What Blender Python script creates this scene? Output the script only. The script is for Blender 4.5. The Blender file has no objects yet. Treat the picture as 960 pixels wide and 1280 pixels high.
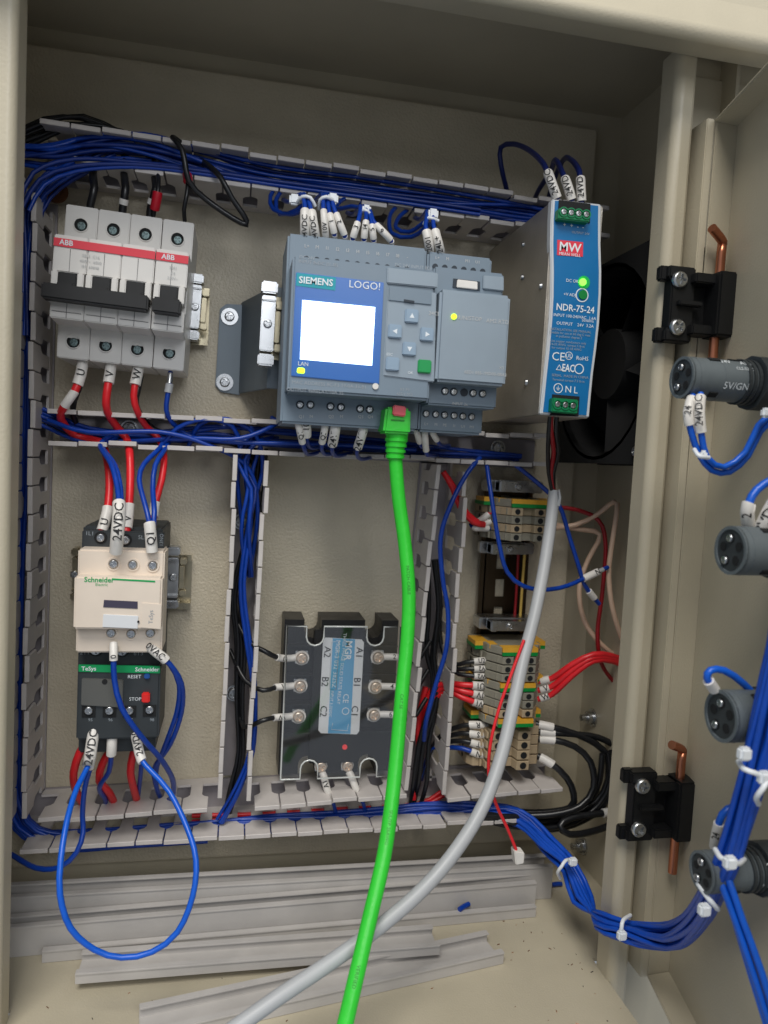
import bpy, bmesh, math, random
from mathutils import Vector, Matrix
random.seed(7)
S = 0.001                      # everything below is written in millimetres
C = bpy.context.scene.collection
SC = bpy.context.scene
# ---------------------------------------------------------------- camera
F, D, CX, CY = 925.0, 475.0, 480.0, 640.0
YAW, PIT, ROL = math.radians(11.42), math.radians(3.83), math.radians(2.97)
fw = Vector((math.sin(YAW)*math.cos(PIT), math.cos(YAW)*math.cos(PIT), -math.sin(PIT)))
r0 = Vector((math.cos(YAW), -math.sin(YAW), 0)); u0 = r0.cross(fw)
rt = r0*math.cos(ROL) + u0*math.sin(ROL); up = u0*math.cos(ROL) - r0*math.sin(ROL)
cam = bpy.data.cameras.new('camera'); co = bpy.data.objects.new('camera', cam); C.objects.link(co)
co.matrix_world = Matrix(((rt.x, up.x, -fw.x, 0), (rt.y, up.y, -fw.y, -D*S), (rt.z, up.z, -fw.z, 0), (0, 0, 0, 1)))
cam.sensor_fit = 'HORIZONTAL'; cam.lens = 26; cam.sensor_width = 26*960/F
cam.clip_start = .01; cam.clip_end = 20
SC.camera = co
cam.dof.use_dof = True; cam.dof.focus_distance = .40; cam.dof.aperture_fstop = 11
# ---------------------------------------------------------------- light
w = bpy.data.worlds.new('World'); SC.world = w; w.use_nodes = True
w.node_tree.nodes['Background'].inputs[0].default_value = (.80, .88, 1, 1)
w.node_tree.nodes['Background'].inputs[1].default_value = .34
def area(name, loc, target, size, power, col):
    l = bpy.data.lights.new(name, 'AREA'); l.energy = power; l.size = size; l.color = col
    o = bpy.data.objects.new(name, l); C.objects.link(o); o.location = loc
    o.rotation_euler = (Vector(target)-Vector(loc)).to_track_quat('-Z', 'Y').to_euler()
area('window_light', (-.3, -1.15, 1.45), (.03, 0, -.1), .8, 28, (1, .965, .905))
area('ceiling_light', (.25, -1.3, .5), (.0, 0, -.2), .5, 4.5, (.95, .97, 1))
SC.view_settings.view_transform = 'Standard'; SC.view_settings.look = 'None'
SC.view_settings.exposure = 0; SC.view_settings.gamma = 1
SC.render.engine = 'CYCLES'

# ---------------------------------------------------------------- helpers
def ray(px, py): return fw + rt*((px-CX)/F) - up*((py-CY)/F)
def P(px, py, h=0):            # point of the place seen at a picture position, h mm in front of the plate
    d = ray(px, py); t = (D-h)/d.y; return (d.x*t, d.z*t, h)
def PX(px, py, X):
    d = ray(px, py); t = X/d.x; return (X, d.z*t, D-d.y*t)
def PZ(px, py, Z):
    d = ray(px, py); t = Z/d.z; return (d.x*t, Z, D-d.y*t)
def V(p): return Vector((p[0], -p[2], p[1]))
def lin(c): return tuple(((v/255)/12.92 if v/255 <= .04045 else ((v/255+.055)/1.055)**2.4) for v in c)
ORG = {}
class M:
    def __init__(s): s.v = []; s.f = []; s.sm = []; s.mi = []; s.cur = 0
    def add(s, vs, fs, smooth=False):
        b = len(s.v); s.v += [Vector(x) for x in vs]
        for f in fs: s.f.append([i+b for i in f]); s.sm.append(smooth); s.mi.append(s.cur)
        return s
    def box(s, x0, x1, z0, z1, h0, h1):
        vs = [V((x, z, h)) for x in (x0, x1) for z in (z0, z1) for h in (h0, h1)]
        return s.add(vs, [(0,1,3,2), (4,6,7,5), (0,4,5,1), (2,3,7,6), (0,2,6,4), (1,5,7,3)])
    def ext(s, pts, vec):       # polygon (x,z,h) swept along vec
        n = len(pts); a = [V(p) for p in pts]; d = V(vec)
        return s.add(a+[p+d for p in a], [list(range(n)), list(range(2*n-1, n-1, -1))]+[(i, (i+1) % n, n+(i+1) % n, n+i) for i in range(n)])
    def face(s, poly, h0, h1): return s.ext([(x, z, h1) for x, z in poly], (0, 0, h0-h1))
    def prof(s, poly, x0, x1): return s.ext([(x0, z, h) for z, h in poly], (x1-x0, 0, 0))   # (z,h) profile along x
    def cyl(s, c, ax, r, L, n=14, r2=None, a0=0):
        c = V(c); ax = V(ax).normalized(); r2 = r if r2 is None else r2
        u = ax.cross(Vector((0, 0, 1)) if abs(ax.z) < .9 else Vector((1, 0, 0))).normalized(); q = ax.cross(u)
        A = [c+(u*math.cos(t)+q*math.sin(t))*r for t in [a0+i*2*math.pi/n for i in range(n)]]
        B = [c+ax*L+(u*math.cos(t)+q*math.sin(t))*r2 for t in [a0+i*2*math.pi/n for i in range(n)]]
        s.add(A+B, [(i, (i+1) % n, n+(i+1) % n, n+i) for i in range(n)], True)
        s.add(A, [list(range(n))]); s.add(B, [list(range(n))]); return s
    def ring(s, c, ax, R, r, L, n=18):
        c = V(c); ax = V(ax).normalized()
        u = ax.cross(Vector((0, 0, 1)) if abs(ax.z) < .9 else Vector((1, 0, 0))).normalized(); q = ax.cross(u)
        vs = []
        for rr, k in ((r, 0), (R, 0), (R, L), (r, L)):
            vs += [c+ax*k+(u*math.cos(i*2*math.pi/n)+q*math.sin(i*2*math.pi/n))*rr for i in range(n)]
        fs = [(j*n+i, j*n+(i+1) % n, ((j+1) % 4)*n+(i+1) % n, ((j+1) % 4)*n+i) for j in range(4) for i in range(n)]
        return s.add(vs, fs)
    def tube(s, pts, r, n=8):   # pts are world-mm Vectors; r number or list
        k = len(pts); rs = r if isinstance(r, (list, tuple)) else [r]*k
        T = [(pts[min(i+1, k-1)]-pts[max(i-1, 0)]).normalized() for i in range(k)]
        u = T[0].cross(Vector((0, 1, 0)));
        if u.length < .1: u = T[0].cross(Vector((0, 0, 1)))
        u.normalize(); vs = []
        for i in range(k):
            u = (u-T[i]*u.dot(T[i])).normalized(); q = T[i].cross(u)
            vs += [pts[i]+(u*math.cos(2*math.pi*j/n)+q*math.sin(2*math.pi*j/n))*rs[i] for j in range(n)]
        fs = [(i*n+j, i*n+(j+1) % n, (i+1)*n+(j+1) % n, (i+1)*n+j) for i in range(k-1) for j in range(n)]
        s.add(vs, fs, True); s.add(vs[:n], [list(range(n))]); s.add(vs[-n:], [list(range(n))]); return s
    def mesh(s, name, mats, org=(0, 0, 0), bev=0, seg=2):
        me = bpy.data.meshes.new(name); o = Vector(org)
        me.from_pydata([(v-o)*S for v in s.v], [], s.f)
        for m in (mats if isinstance(mats, (list, tuple)) else [mats]): me.materials.append(m)
        me.polygons.foreach_set('use_smooth', s.sm); me.polygons.foreach_set('material_index', s.mi)
        bm = bmesh.new(); bm.from_mesh(me); bmesh.ops.recalc_face_normals(bm, faces=bm.faces)
        if bev:
            eds = [e for e in bm.edges if len(e.link_faces) == 2 and e.calc_face_angle(0) > .5]
            bmesh.ops.bevel(bm, geom=eds, offset=bev*S, segments=seg, affect='EDGES', clamp_overlap=True)
        bm.to_mesh(me); bm.free(); return me
def setp(o, label=None, cat=None, group=None, kind=None):
    if label: o['label'] = label
    if cat: o['category'] = cat
    if group: o['group'] = group
    if kind: o['kind'] = kind
def thing(name, label, cat, org, group=None, rot=0, rotz=0):
    o = bpy.data.objects.new(name, None); C.objects.link(o); o.empty_display_size = .01
    v = V(org); o.location = v*S; o.rotation_euler = (0, math.radians(rot), math.radians(rotz)); ORG[o.name] = v
    setp(o, label, cat, group); return o
def part(name, mb, mat, par, bev=0, label=None, kind=None, seg=2):
    o = bpy.data.objects.new(name, mb.mesh(name, mat, ORG[par.name], bev, seg)); C.objects.link(o); o.parent = par
    ORG[o.name] = ORG[par.name]; setp(o, label, kind=kind); return o
def solo(name, mb, mat, label, cat, group=None, bev=0, org=None, kind=None):
    g = V(org) if org else mb.v[0].copy()
    o = bpy.data.objects.new(name, mb.mesh(name, mat, g, bev)); C.objects.link(o); o.location = g*S
    ORG[o.name] = g; setp(o, label, cat, group, kind); return o
def inst(name, me, par, pos, rot=(0, 0, 0)):
    o = bpy.data.objects.new(name, me); C.objects.link(o); o.parent = par
    o.location = (V(pos)-ORG[par.name])*S; o.rotation_euler = rot; ORG[o.name] = V(pos); return o
_tc = {}
def textmesh(s, bold):
    if (s, bold) in _tc: return _tc[(s, bold)]
    cu = bpy.data.curves.new('t', 'FONT'); cu.body = s; cu.size = 1; cu.align_x = 'CENTER'; cu.align_y = 'CENTER'
    cu.resolution_u = 2; cu.offset = bold
    o = bpy.data.objects.new('t', cu); C.objects.link(o); bpy.context.view_layer.update()
    me = bpy.data.meshes.new_from_object(o); r = ([v.co.copy() for v in me.vertices], [list(p.vertices) for p in me.polygons])
    bpy.data.objects.remove(o); bpy.data.curves.remove(cu); bpy.data.meshes.remove(me); _tc[(s, bold)] = r; return r
def text(par, s, pos, size, mat, U=(1, 0, 0), W=(0, 1, 0), name='lettering', bold=0.0, sx=1.0):
    vs, fs = textmesh(s, bold); m = M(); p = V(pos); U = V(U).normalized(); W = V(W).normalized()
    m.add([p+U*(v.x*size*sx)+W*(v.y*size) for v in vs], fs); return part(name, m, mat, par)
def spline(pts, step=5.0):
    pts = [Vector(p) for p in pts]; q = [pts[0]*2-pts[1]]+pts+[pts[-1]*2-pts[-2]]; out = []
    for i in range(1, len(q)-2):
        a, b, c, d = q[i-1:i+3]; n = max(2, min(14, int((c-b).length/step)))
        for k in range(n):
            t = k/n
            out.append(.5*((2*b)+(c-a)*t+(2*a-5*b+4*c-d)*t*t+(3*b-a-3*c+d)*t**3))
    out.append(pts[-1]); return out
def cut(path, L0, L1):
    out = []; acc = 0
    for i in range(len(path)-1):
        a, b = path[i], path[i+1]; l = (b-a).length
        if acc+l > L0 and acc < L1:
            if not out: out.append(a+(b-a)*max(0, (L0-acc)/l))
            out.append(a+(b-a)*min(1, (L1-acc)/l))
        acc += l
    return out

# ---------------------------------------------------------------- materials
def mat(name, rgb, rough=.5, metal=0, bump=0, bs=400, var=0, vs=60, emit=0, clear=0, coat=0):
    m = bpy.data.materials.new(name); m.use_nodes = True; nt = m.node_tree; b = nt.nodes['Principled BSDF']
    c = lin(rgb); b.inputs['Base Color'].default_value = (*c, 1); b.inputs['Roughness'].default_value = rough
    b.inputs['Metallic'].default_value = metal; b.inputs['Coat Weight'].default_value = coat
    tc = nt.nodes.new('ShaderNodeTexCoord')
    if var:
        n = nt.nodes.new('ShaderNodeTexNoise'); n.inputs['Scale'].default_value = vs; n.inputs['Detail'].default_value = 6
        nt.links.new(tc.outputs['Object'], n.inputs[0])
        r = nt.nodes.new('ShaderNodeMapRange'); r.inputs[3].default_value = 1-var; r.inputs[4].default_value = 1+var*.7
        r.inputs[1].default_value = .3; r.inputs[2].default_value = .7
        nt.links.new(n.outputs[0], r.inputs[0])
        mx = nt.nodes.new('ShaderNodeVectorMath'); mx.operation = 'SCALE'; mx.inputs[0].default_value = c
        nt.links.new(r.outputs[0], mx.inputs['Scale']); nt.links.new(mx.outputs[0], b.inputs['Base Color'])
        r2 = nt.nodes.new('ShaderNodeMapRange'); r2.inputs[3].default_value = max(.03, rough-.12); r2.inputs[4].default_value = min(1, rough+.15)
        nt.links.new(n.outputs[0], r2.inputs[0]); nt.links.new(r2.outputs[0], b.inputs['Roughness'])
    if bump:
        n = nt.nodes.new('ShaderNodeTexNoise'); n.inputs['Scale'].default_value = bs; n.inputs['Detail'].default_value = 3
        nt.links.new(tc.outputs['Object'], n.inputs[0])
        u = nt.nodes.new('ShaderNodeBump'); u.inputs['Strength'].default_value = bump; u.inputs['Distance'].default_value = .0009
        nt.links.new(n.outputs[0], u.inputs['Height']); nt.links.new(u.outputs[0], b.inputs['Normal'])
    if emit:
        b.inputs['Emission Color'].default_value = (*c, 1); b.inputs['Emission Strength'].default_value = emit
    if clear:
        b.inputs['Transmission Weight'].default_value = 1; b.inputs['IOR'].default_value = 1.15; b.inputs['Alpha'].default_value = clear
    return m
BEI = mat('beige_powder_coat', (188, 179, 157), .42, bump=.16, bs=900, var=.09, vs=14)
PLT = mat('textured_plate_paint', (200, 190, 168), .34, bump=.7, bs=620, var=.08, vs=30)
DUC = mat('duct_grey_pvc', (198, 192, 188), .45, var=.06, vs=120)
DUB = mat('duct_base_pvc', (150, 144, 146), .5, var=.06, vs=80)
BLU = mat('blue_wire', (8, 60, 158), .32, var=.1, vs=200)
BLD = mat('door_blue_wire', (12, 76, 186), .36, var=.1, vs=150)
BLU3 = mat('navy_blue_wire', (8, 44, 124), .4, var=.12, vs=150)
BLU2 = mat('blue_wire_bright', (14, 92, 205), .32, var=.08, vs=200)
RED = mat('red_wire', (226, 38, 46), .35, var=.06, vs=200)
DRD = mat('dark_red_wire', (150, 20, 30), .35, var=.06, vs=200)
BLK = mat('black_wire', (26, 27, 30), .32, var=.1, vs=200)
bpy.data.materials['beige_powder_coat'].node_tree.nodes['Principled BSDF'].inputs['Coat Weight'].default_value = .08
PNK = mat('pale_pink_wire', (222, 190, 165), .4, var=.06, vs=200)
GRN = mat('green_cable', (50, 206, 54), .38, var=.05, vs=90, bump=.2, bs=300)
GRC = mat('grey_cable', (176, 178, 180), .42, var=.05, vs=60)
SLV = mat('white_sleeve', (226, 222, 216), .4, var=.05, vs=300)
TIE = mat('white_nylon', (232, 236, 240), .35)
INK = mat('black_ink', (18, 18, 20), .6)
GIN = mat('grey_ink', (150, 158, 165), .6)
WIN = mat('white_ink', (226, 232, 236), .6)
FIN = mat('faint_ink', (186, 188, 188), .6)
ZNC = mat('zinc_steel', (196, 198, 200), .28, 1, var=.12, vs=150)
STL = mat('brushed_steel', (196, 190, 180), .4, .75, var=.14, vs=40, bump=.15, bs=700)
DST = mat('dull_bracket_steel', (120, 130, 138), .5, .5, var=.12, vs=60)
BRS = mat('yellow_zinc', (186, 176, 150), .3, 1, var=.1, vs=100)
COP = mat('copper_pin', (198, 128, 98), .32, 1, var=.15, vs=60)
MCB = mat('breaker_white', (222, 219, 214), .4, var=.03, vs=60)
MSH = mat('breaker_groove', (120, 118, 118), .6)
PKS = mat('breaker_red_stripe', (226, 60, 76), .5)
BPL = mat('black_plastic', (9, 10, 12), .5, var=.1, vs=120)
DPL = mat('dark_grey_plastic', (50, 55, 58), .5, var=.08, vs=120)
SHD = mat('hole_dark', (16, 18, 20), .8)
CRM = mat('contactor_cream', (228, 214, 198), .42, var=.03, vs=80)
GSN = mat('green_brand', (0, 148, 84), .5)
SG = mat('green_letter', (0, 160, 84), .6)
LOG = mat('plc_grey_blue', (116, 132, 146), .45, var=.04, vs=60)
LOL = mat('plc_light_grey', (140, 154, 166), .45, var=.04, vs=60)
LOD = mat('plc_dark_recess', (40, 50, 60), .6)
TEL = mat('teal_print', (0, 150, 165), .5)
BZL = mat('plc_blue_bezel_glow', (24, 92, 168), .3, emit=.12)  # blue panel; faint emission added for the glow around the screen
SCR = mat('lit_screen', (215, 238, 255), .3, emit=2.6)
LED = mat('green_led', (120, 255, 70), .3, emit=2.2)
LEY = mat('yellow_led', (200, 255, 40), .3, emit=1.6)
GBT = mat('green_button', (0, 150, 76), .45)
KEY = mat('key_blue_grey', (138, 160, 180), .45)
PSB = mat('supply_blue_label', (0, 108, 168), .4, var=.04, vs=60)
PSG = mat('supply_green_terminal', (0, 122, 74), .42)
PSW = mat('supply_white_edge', (200, 204, 208), .4)
MWR = mat('supply_red_logo', (222, 54, 74), .5)
YEL = mat('earth_yellow', (224, 168, 52), .45, var=.06, vs=200)
EGR = mat('earth_green', (0, 138, 58), .45, var=.06, vs=200)
TBG = mat('terminal_beige', (178, 158, 128), .5, var=.07, vs=150)
TGR = mat('terminal_grey', (140, 136, 122), .5, var=.07, vs=150)
OFC = mat('offcut_pvc', (186, 182, 178), .48, var=.08, vs=50)
SBL = mat('relay_black', (22, 20, 20), .4, var=.08, vs=100)
SWH = mat('relay_label_white', (222, 224, 226), .45)
SBU = mat('relay_label_blue', (96, 164, 206), .45)
PIN = mat('copper_strand', (205, 150, 120), .35, .9)
LMP = mat('lamp_grey', (96, 104, 108), .45, var=.08, vs=120)
RTB = mat('red_lug', (190, 16, 40), .4)
RJB = mat('blue_lug', (20, 70, 170), .4)
RUS = mat('rusty_steel', (120, 78, 50), .7, .5, var=.25, vs=200)
def cover_mat():
    m = bpy.data.materials.new('clear_polycarbonate'); m.use_nodes = True; nt = m.node_tree; nt.nodes.clear()
    o = nt.nodes.new('ShaderNodeOutputMaterial'); mx = nt.nodes.new('ShaderNodeMixShader'); fr = nt.nodes.new('ShaderNodeFresnel'); fr.inputs[0].default_value = 1.55
    t = nt.nodes.new('ShaderNodeBsdfTransparent'); t.inputs[0].default_value = (.99, .99, .99, 1); g = nt.nodes.new('ShaderNodeBsdfGlossy'); g.inputs['Roughness'].default_value = .06
    a = nt.nodes.new('ShaderNodeMath'); a.operation = 'ADD'; a.inputs[1].default_value = .03
    mx.inputs[0].default_value = .09; nt.links.new(t.outputs[0], mx.inputs[1]); nt.links.new(g.outputs[0], mx.inputs[2]); nt.links.new(mx.outputs[0], o.inputs[0])
    return m
CLR = cover_mat()

# ---------------------------------------------------------------- shared small meshes (face the camera side, +h)
def screw_mesh(r, hh, m, a=0.3, deep=None):
    s = M(); deep = deep or hh*.6; n = 12; ang = []; cr = []
    w_, l_ = r*.16, r*.62
    for k in range(4):
        t = k*math.pi/2+a; c, q = math.cos(t), math.sin(t)
        for (x, y) in ((l_, -w_), (l_, w_), (w_, w_)): cr.append((x*c-y*q, x*q+y*c))
    cir = [math.atan2(y, x) for x, y in cr]
    def lv(rad, h): return [V((rad*math.cos(t), rad*math.sin(t), h)) for t in cir]
    vs = lv(r, 0)+lv(r, hh*.55)+lv(r*.8, hh)+[V((x, y, hh*1.03)) for x, y in cr]+[V((x*.8, y*.8, hh-deep)) for x, y in cr]
    fs = [(j*n+i, j*n+(i+1) % n, (j+1)*n+(i+1) % n, (j+1)*n+i) for j in range(4) for i in range(n)]
    s.add(vs, fs[:2*n], True); s.v = s.v[:0]+vs; s.f = [list(f) for f in fs]; s.sm = [True]*(n*2)+[False]*(n*2); s.mi = [0]*len(fs)
    s.f.append(list(range(4*n, 5*n))); s.sm.append(False); s.mi.append(0)
    return s.mesh('screw', m)
SC30 = screw_mesh(3.0, 1.6, ZNC); SC22 = screw_mesh(2.3, 1.3, ZNC, .7); SC40 = screw_mesh(4.2, 2.4, ZNC, .2); SC17 = screw_mesh(1.55, .9, ZNC, .1)
SCD = screw_mesh(2.4, .7, mat('dark_screw', (112, 128, 128), .35, 1, var=.2, vs=200), .6)
SCB = screw_mesh(3.5, 2.2, mat('nickel_screw', (240, 222, 204), .42, .8), .5)
wm = M(); wm.ring((0, 0, 0), (0, 0, 1), 5.2, 2.5, .9); WASH = wm.mesh('washer', ZNC)

# ================================================================= THE CABINET
XL, XR, ZB, ZT, HB, HF = -150, 250, -276, 243, -9, 125
def arc(cx_, ch_, r, a0, a1, n=6): return [(cx_+r*math.cos(math.radians(a0+(a1-a0)*k/n)), ch_+r*math.sin(math.radians(a0+(a1-a0)*k/n))) for k in range(n+1)]
cab = thing('control_cabinet', 'open beige steel electrical cabinet holding all the devices', 'cabinet', (0, ZB, HB))
part('back_wall', M().box(XL, XR, ZB, ZT, HB-2, HB), BEI, cab)
part('side_wall', M().box(XL-2, XL, ZB, ZT, HB-2, HF-12), BEI, cab)
part('side_wall', M().box(XR, XR+2, ZB, ZT, HB-2, HF-12), BEI, cab)
part('roof', M().box(XL, XR, ZT, ZT+2, HB-2, HF-12), BEI, cab)
part('floor', M().ext([(XL, ZB, HB), (XR, ZB, HB), (XR, ZB, 104), (209.5, ZB, 104), (209.5, ZB, 164), (-98, ZB, 164), (-98, ZB, 104), (XL, ZB, 104)], (0, -2, 0)), BEI, cab)
# front frame: folded steel with lips turned inwards
def fold(pts, name, par, mt, a, b, axis, bev=2.2):
    # pts: closed outline (u,h); swept along axis from a to b
    m = M()
    if axis == 'z': m.ext([(u, a, h) for u, h in pts], (0, b-a, 0))
    else: m.ext([(a, u, h) for u, h in pts], (b-a, 0, 0))
    return part(name, m, mt, par, bev, seg=3)
fr = 'front_frame_post'
def arc(cx_, ch_, r, a0, a1, n=6): return [(cx_+r*math.cos(math.radians(a0+(a1-a0)*k/n)), ch_+r*math.sin(math.radians(a0+(a1-a0)*k/n))) for k in range(n+1)]
fold([(209, 110), (210.6, 110), (210.6, 119), (219.8, 118), (219.8, 99), (300, 99), (300, 101), (221.3, 101), (221.3, 119.5), (220.6, 122.3), (218.8, 123.8)]+arc(213.4, 120.6, 4.4, 90, 180, 10), fr, cab, BEI, ZB-140, 215, 'z', 0)
fold([(-97.5, 110), (-97.5, 121)]+arc(-101.5, 121, 4, 0, 90, 10)+[(-190, 125), (-190, 100), (-188, 100), (-188, 122), (-100, 122), (-100, 110)], fr, cab, BEI, ZB-60, 209.8, 'z', 0)
fold([(226, 101.5), (226, 121), (210.6, 125.5)]+arc(207.6, 149, 4.4, 185, 65, 14)+[(224, 148), (320, 136), (320, 101.5)], 'front_frame_rail', cab, BEI, XL-60, XR+100, 'x', 0)
part('gutter_wall', M().box(221.5, 330, 190, 232, 97, 98.8), BEI, cab)
solo('black_strap', M().ext([(249.8, P(745, 900, 0)[1]*.93, 48), (249.8, P(745, 900, 0)[1]*.93-4, 62), (249.8, -218, 80), (249.8, -222, 56)], (-1.5, 0, 0)), BPL, 'black plastic strap on the right side wall behind the looping black wires', 'strap')
nut = M(); nut.cyl((0, 0, 0), (0, 0, 1), 1.9, 8, 10); nut.cyl((0, 0, 0), (0, 0, 1), 4.2, 3.4, 6)
for (px, py) in ((741, 897), (729, 1057)):
    p = PX(px, py, 249.8); m = M(); m.ring(p, (-1, 0, 0), 6.2, 1.8, 1); m.cyl((p[0]-1, p[1], p[2]), (-1, 0, 0), 4.6, 3.6, 6); m.cyl(p, (-1, 0, 0), 2.2, 9, 10)
    solo('hex_nut', m, ZNC, 'hex nut and washer on the right side wall, %s' % ('by the black loops' if py < 1000 else 'below the black hairpin wire'), 'nut', 'nuts on the side wall')

plate = solo('mounting_plate', M().box(-136, 228, -262, 229, -3, 0), PLT, 'beige textured mounting plate behind all the devices', 'mounting plate', bev=1.2, org=(50, -262, 0))
pf = M().box(-112, -110.5, -262, 229, -12, -2)

# ---------------------------------------------------------------- cable ducts
DH = 42.0
PITCH = 15.6
def finger_mesh():
    W = PITCH-.8; w2 = W/2; n2 = w2-3.8
    pts = [(-w2, DH), (w2, DH), (w2, 27.5), (n2+1.4, 26), (n2, 23.5), (n2, 10), (n2+.6, 9), (-n2-.6, 9), (-n2, 10), (-n2, 23.5), (-n2-1.4, 26), (-w2, 27.5)]
    m = M(); m.ext([(u, -.75, h) for u, h in pts], (0, 1.5, 0))
    m.box(-w2, w2, -1.6, 1.0, DH-1.0, DH+1.3)
    return m.mesh('finger', DUC, (0, 0, 0), .25, 1)
FM = finger_mesh()
def duct(label, walls, base):
    """walls: list of (A,B) picture points of lips; base polygon (x,z)"""
    w0 = walls[0]; a = P(*w0[0], DH); t = thing('cable_duct', label, 'cable duct', (a[0], a[1], 0), 'grey slotted cable ducts')
    part('duct_base', M().face(base, .3, 2.2), DUB, t)
    for wl in walls:
        A, B = Vector(P(*wl[0], DH)[:2]), Vector(P(*wl[1], DH)[:2]); side = wl[2] if len(wl) > 2 else 1
        d = (B-A); L = d.length; d.normalize(); nrm = Vector((-d.y, d.x)); ang = math.atan2(d.y, d.x)
        q = [A-nrm*.75, B-nrm*.75, B+nrm*.75, A+nrm*.75]
        part('side_strip', M().face([(p.x, p.y) for p in q], .5, 9.2), DUC, t)
        n = int(L/PITCH); off = (L-n*PITCH)/2
        for i in range(n):
            c = A+d*(off+PITCH*(i+.5))
            o = inst('finger', FM, t, (c.x, c.y, random.uniform(-.25, .25)), (random.gauss(0, .014), -ang+(math.pi if side < 0 else 0)+random.uniform(-.006, .006), 0))
    return t
def bs(x0, x1, z0, z1): return [(x0, z0), (x1, z0), (x1, z1), (x0, z1)]
duct('grey slotted duct full of blue wires running along the top of the plate', [((34, 147), (772, 263), 1), ((78, 200), (772, 297), -1)], bs(-114, 224, 151, 176))
duct('grey slotted duct crossing the middle of the plate below breakers and controller', [((50, 512), (702, 546)), ((50, 554), (702, 582), -1)], bs(-104, 197, 1, 20))
duct('tall grey slotted duct running down the left edge of the plate', [((45, 240), (31, 1024), 1), ((22, 200), (8, 1040), -1)], bs(-140, -108, -212, 140))
duct('upright grey duct with blue and black wires between contactor and solid state relay', [((296, 560), (275, 1005), 1), ((332, 568), (308, 1008), -1)], bs(-2, 15, -206, 3))
duct('upright grey duct between the solid state relay and the terminal blocks', [((549, 580), (506, 988), -1), ((584, 578), (555, 1004), 1)], [(118, 4), (139, 4), (137, -206), (110, -206)])
duct('grey slotted duct carrying blue wires along the bottom of the plate', [((33, 1028), (273, 1010)), ((314, 1010), (512, 994)), ((549, 1000), (712, 982)), ((12, 1064), (655, 1026), -1)], [(-118, -230), (220, -224), (220, -203), (-118, -211)])

# screws with washers in the duct floors
for k, (px, py, wh) in enumerate([(162, 536, 'in the middle duct under the breakers'), (302, 652, 'upper one in the upright duct right of the contactor'), (293, 866, 'lower one in the upright duct right of the overload relay'), (622, 560, 'in the middle duct below the expansion module'), (577, 998, 'low in the duct under the terminal blocks')]):
    p = P(px, py, 3); t = thing('fixing_screw', 'zinc screw with washer ' + wh, 'screw', p, 'duct fixing screws')
    inst('washer', WASH, t, p); inst('screw_head', SC40 if k < 4 else SC30, t, (p[0], p[1], p[2]+.7))
m = M(); c = P(71, 240, 6); m.cyl(P(71, 240, 0), (0, 0, 1), 5.5, 8, 6); m.ring(c, (0, 0, 1), 6.4, 3, 1.6)
solo('fixing_bolt', m, RUS, 'rusty hex bolt at the upper left corner of the mounting plate', 'bolt')

# ---------------------------------------------------------------- DIN rails
def rail_profile(c, hb):     # (u,h) closed outline of a hat rail
    o = [(-17, 7.5), (-13, 7.5), (-13, 1), (13, 1), (13, 7.5), (17, 7.5), (17, 6.5), (14, 6.5), (14, 0), (-14, 0), (-14, 6.5), (-17, 6.5)]
    return [(c+u, hb+h) for u, h in o]
def hrail(label, c, hb, x0, x1):
    t = thing('din_rail', label, 'din rail', (x0, c, hb), 'din rails'); m = M(); m.ext([(x0, u, h) for u, h in rail_profile(c, hb)], (x1-x0, 0, 0)); part('hat_rail', m, BRS, t); return t
hrail('short yellow zinc rail behind the circuit breakers', 82, .5, -101, -20)
hrail('short yellow zinc rail behind the contactor', -80, .5, -84, -25)
t = hrail('raised rail behind the grey logic controller', 70, 52, 10, 136)
sc = P(331, 405, 60)
# folded bracket carrying it
tb = thing('rail_bracket', 'blue grey folded bracket with two screws left of the logic controller', 'bracket', P(287, 435, 0))
m = M(); q = [P(277, 380, 2), P(303, 380, 2), P(301, 493, 2), P(270, 488, 2)]
foot = [P(283, 380, 2), P(304, 381, 2), P(300, 494, 2), P(276, 490, 2), P(269, 482, 2), P(275, 386, 2)]
m.face([(p[0], p[1]) for p in foot], .2, 2.4); part('bracket_foot', m, DST, tb, .3)
m = M(); m.ext([(-1, 94, .5), (-1, 38, .5), (15, 38, 50), (15, 94, 50)], (2.2, 0, 1)); m.box(15, 30, 38, 94, 50, 52); part('bracket_web', m, DST, tb, .3)
for (px, py) in ((287, 396), (281, 478)):
    p = P(px, py, 2.5); inst('washer', WASH, tb, p); inst('screw_head', SC30, tb, (p[0], p[1], p[2]+.8))
# upright rail of the terminals
p0, p1 = P(632, 600, 8), P(612, 975, 8)
tv = thing('din_rail', 'upright slotted rail carrying the terminal blocks', 'din rail', (178, -180, 0), 'din rails')
RX = 178.5
m = M()
m.ext([(u, -10, h) for u, h in rail_profile(RX, .5)][:0] or [(RX-17, -10, 8), (RX-13, -10, 8), (RX-13, -10, 7), (RX-17, -10, 7)], (0, -190, 0))
m.box(RX+13, RX+17, -200, -10, 7, 8); m.box(RX-14, RX-13, -200, -10, .5, 8); m.box(RX+13, RX+14, -200, -10, .5, 8)
zs = -10
slots = []
while zs > -190: slots.append((zs-8, zs-20)); zs -= 19
m.box(RX-13, RX-3.2, -200, -10, .6, 1.8); m.box(RX+3.2, RX+13, -200, -10, .6, 1.8)
zprev = -10
for a, b in slots: m.box(RX-3.2, RX+3.2, a, zprev, .6, 1.8); zprev = b+0
m.box(RX-3.2, RX+3.2, -200, zprev, .6, 1.8)
part('hat_rail', m, mat('dark_rail_steel', (96, 84, 70), .3, 1, var=.15, vs=60), tv)

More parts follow.
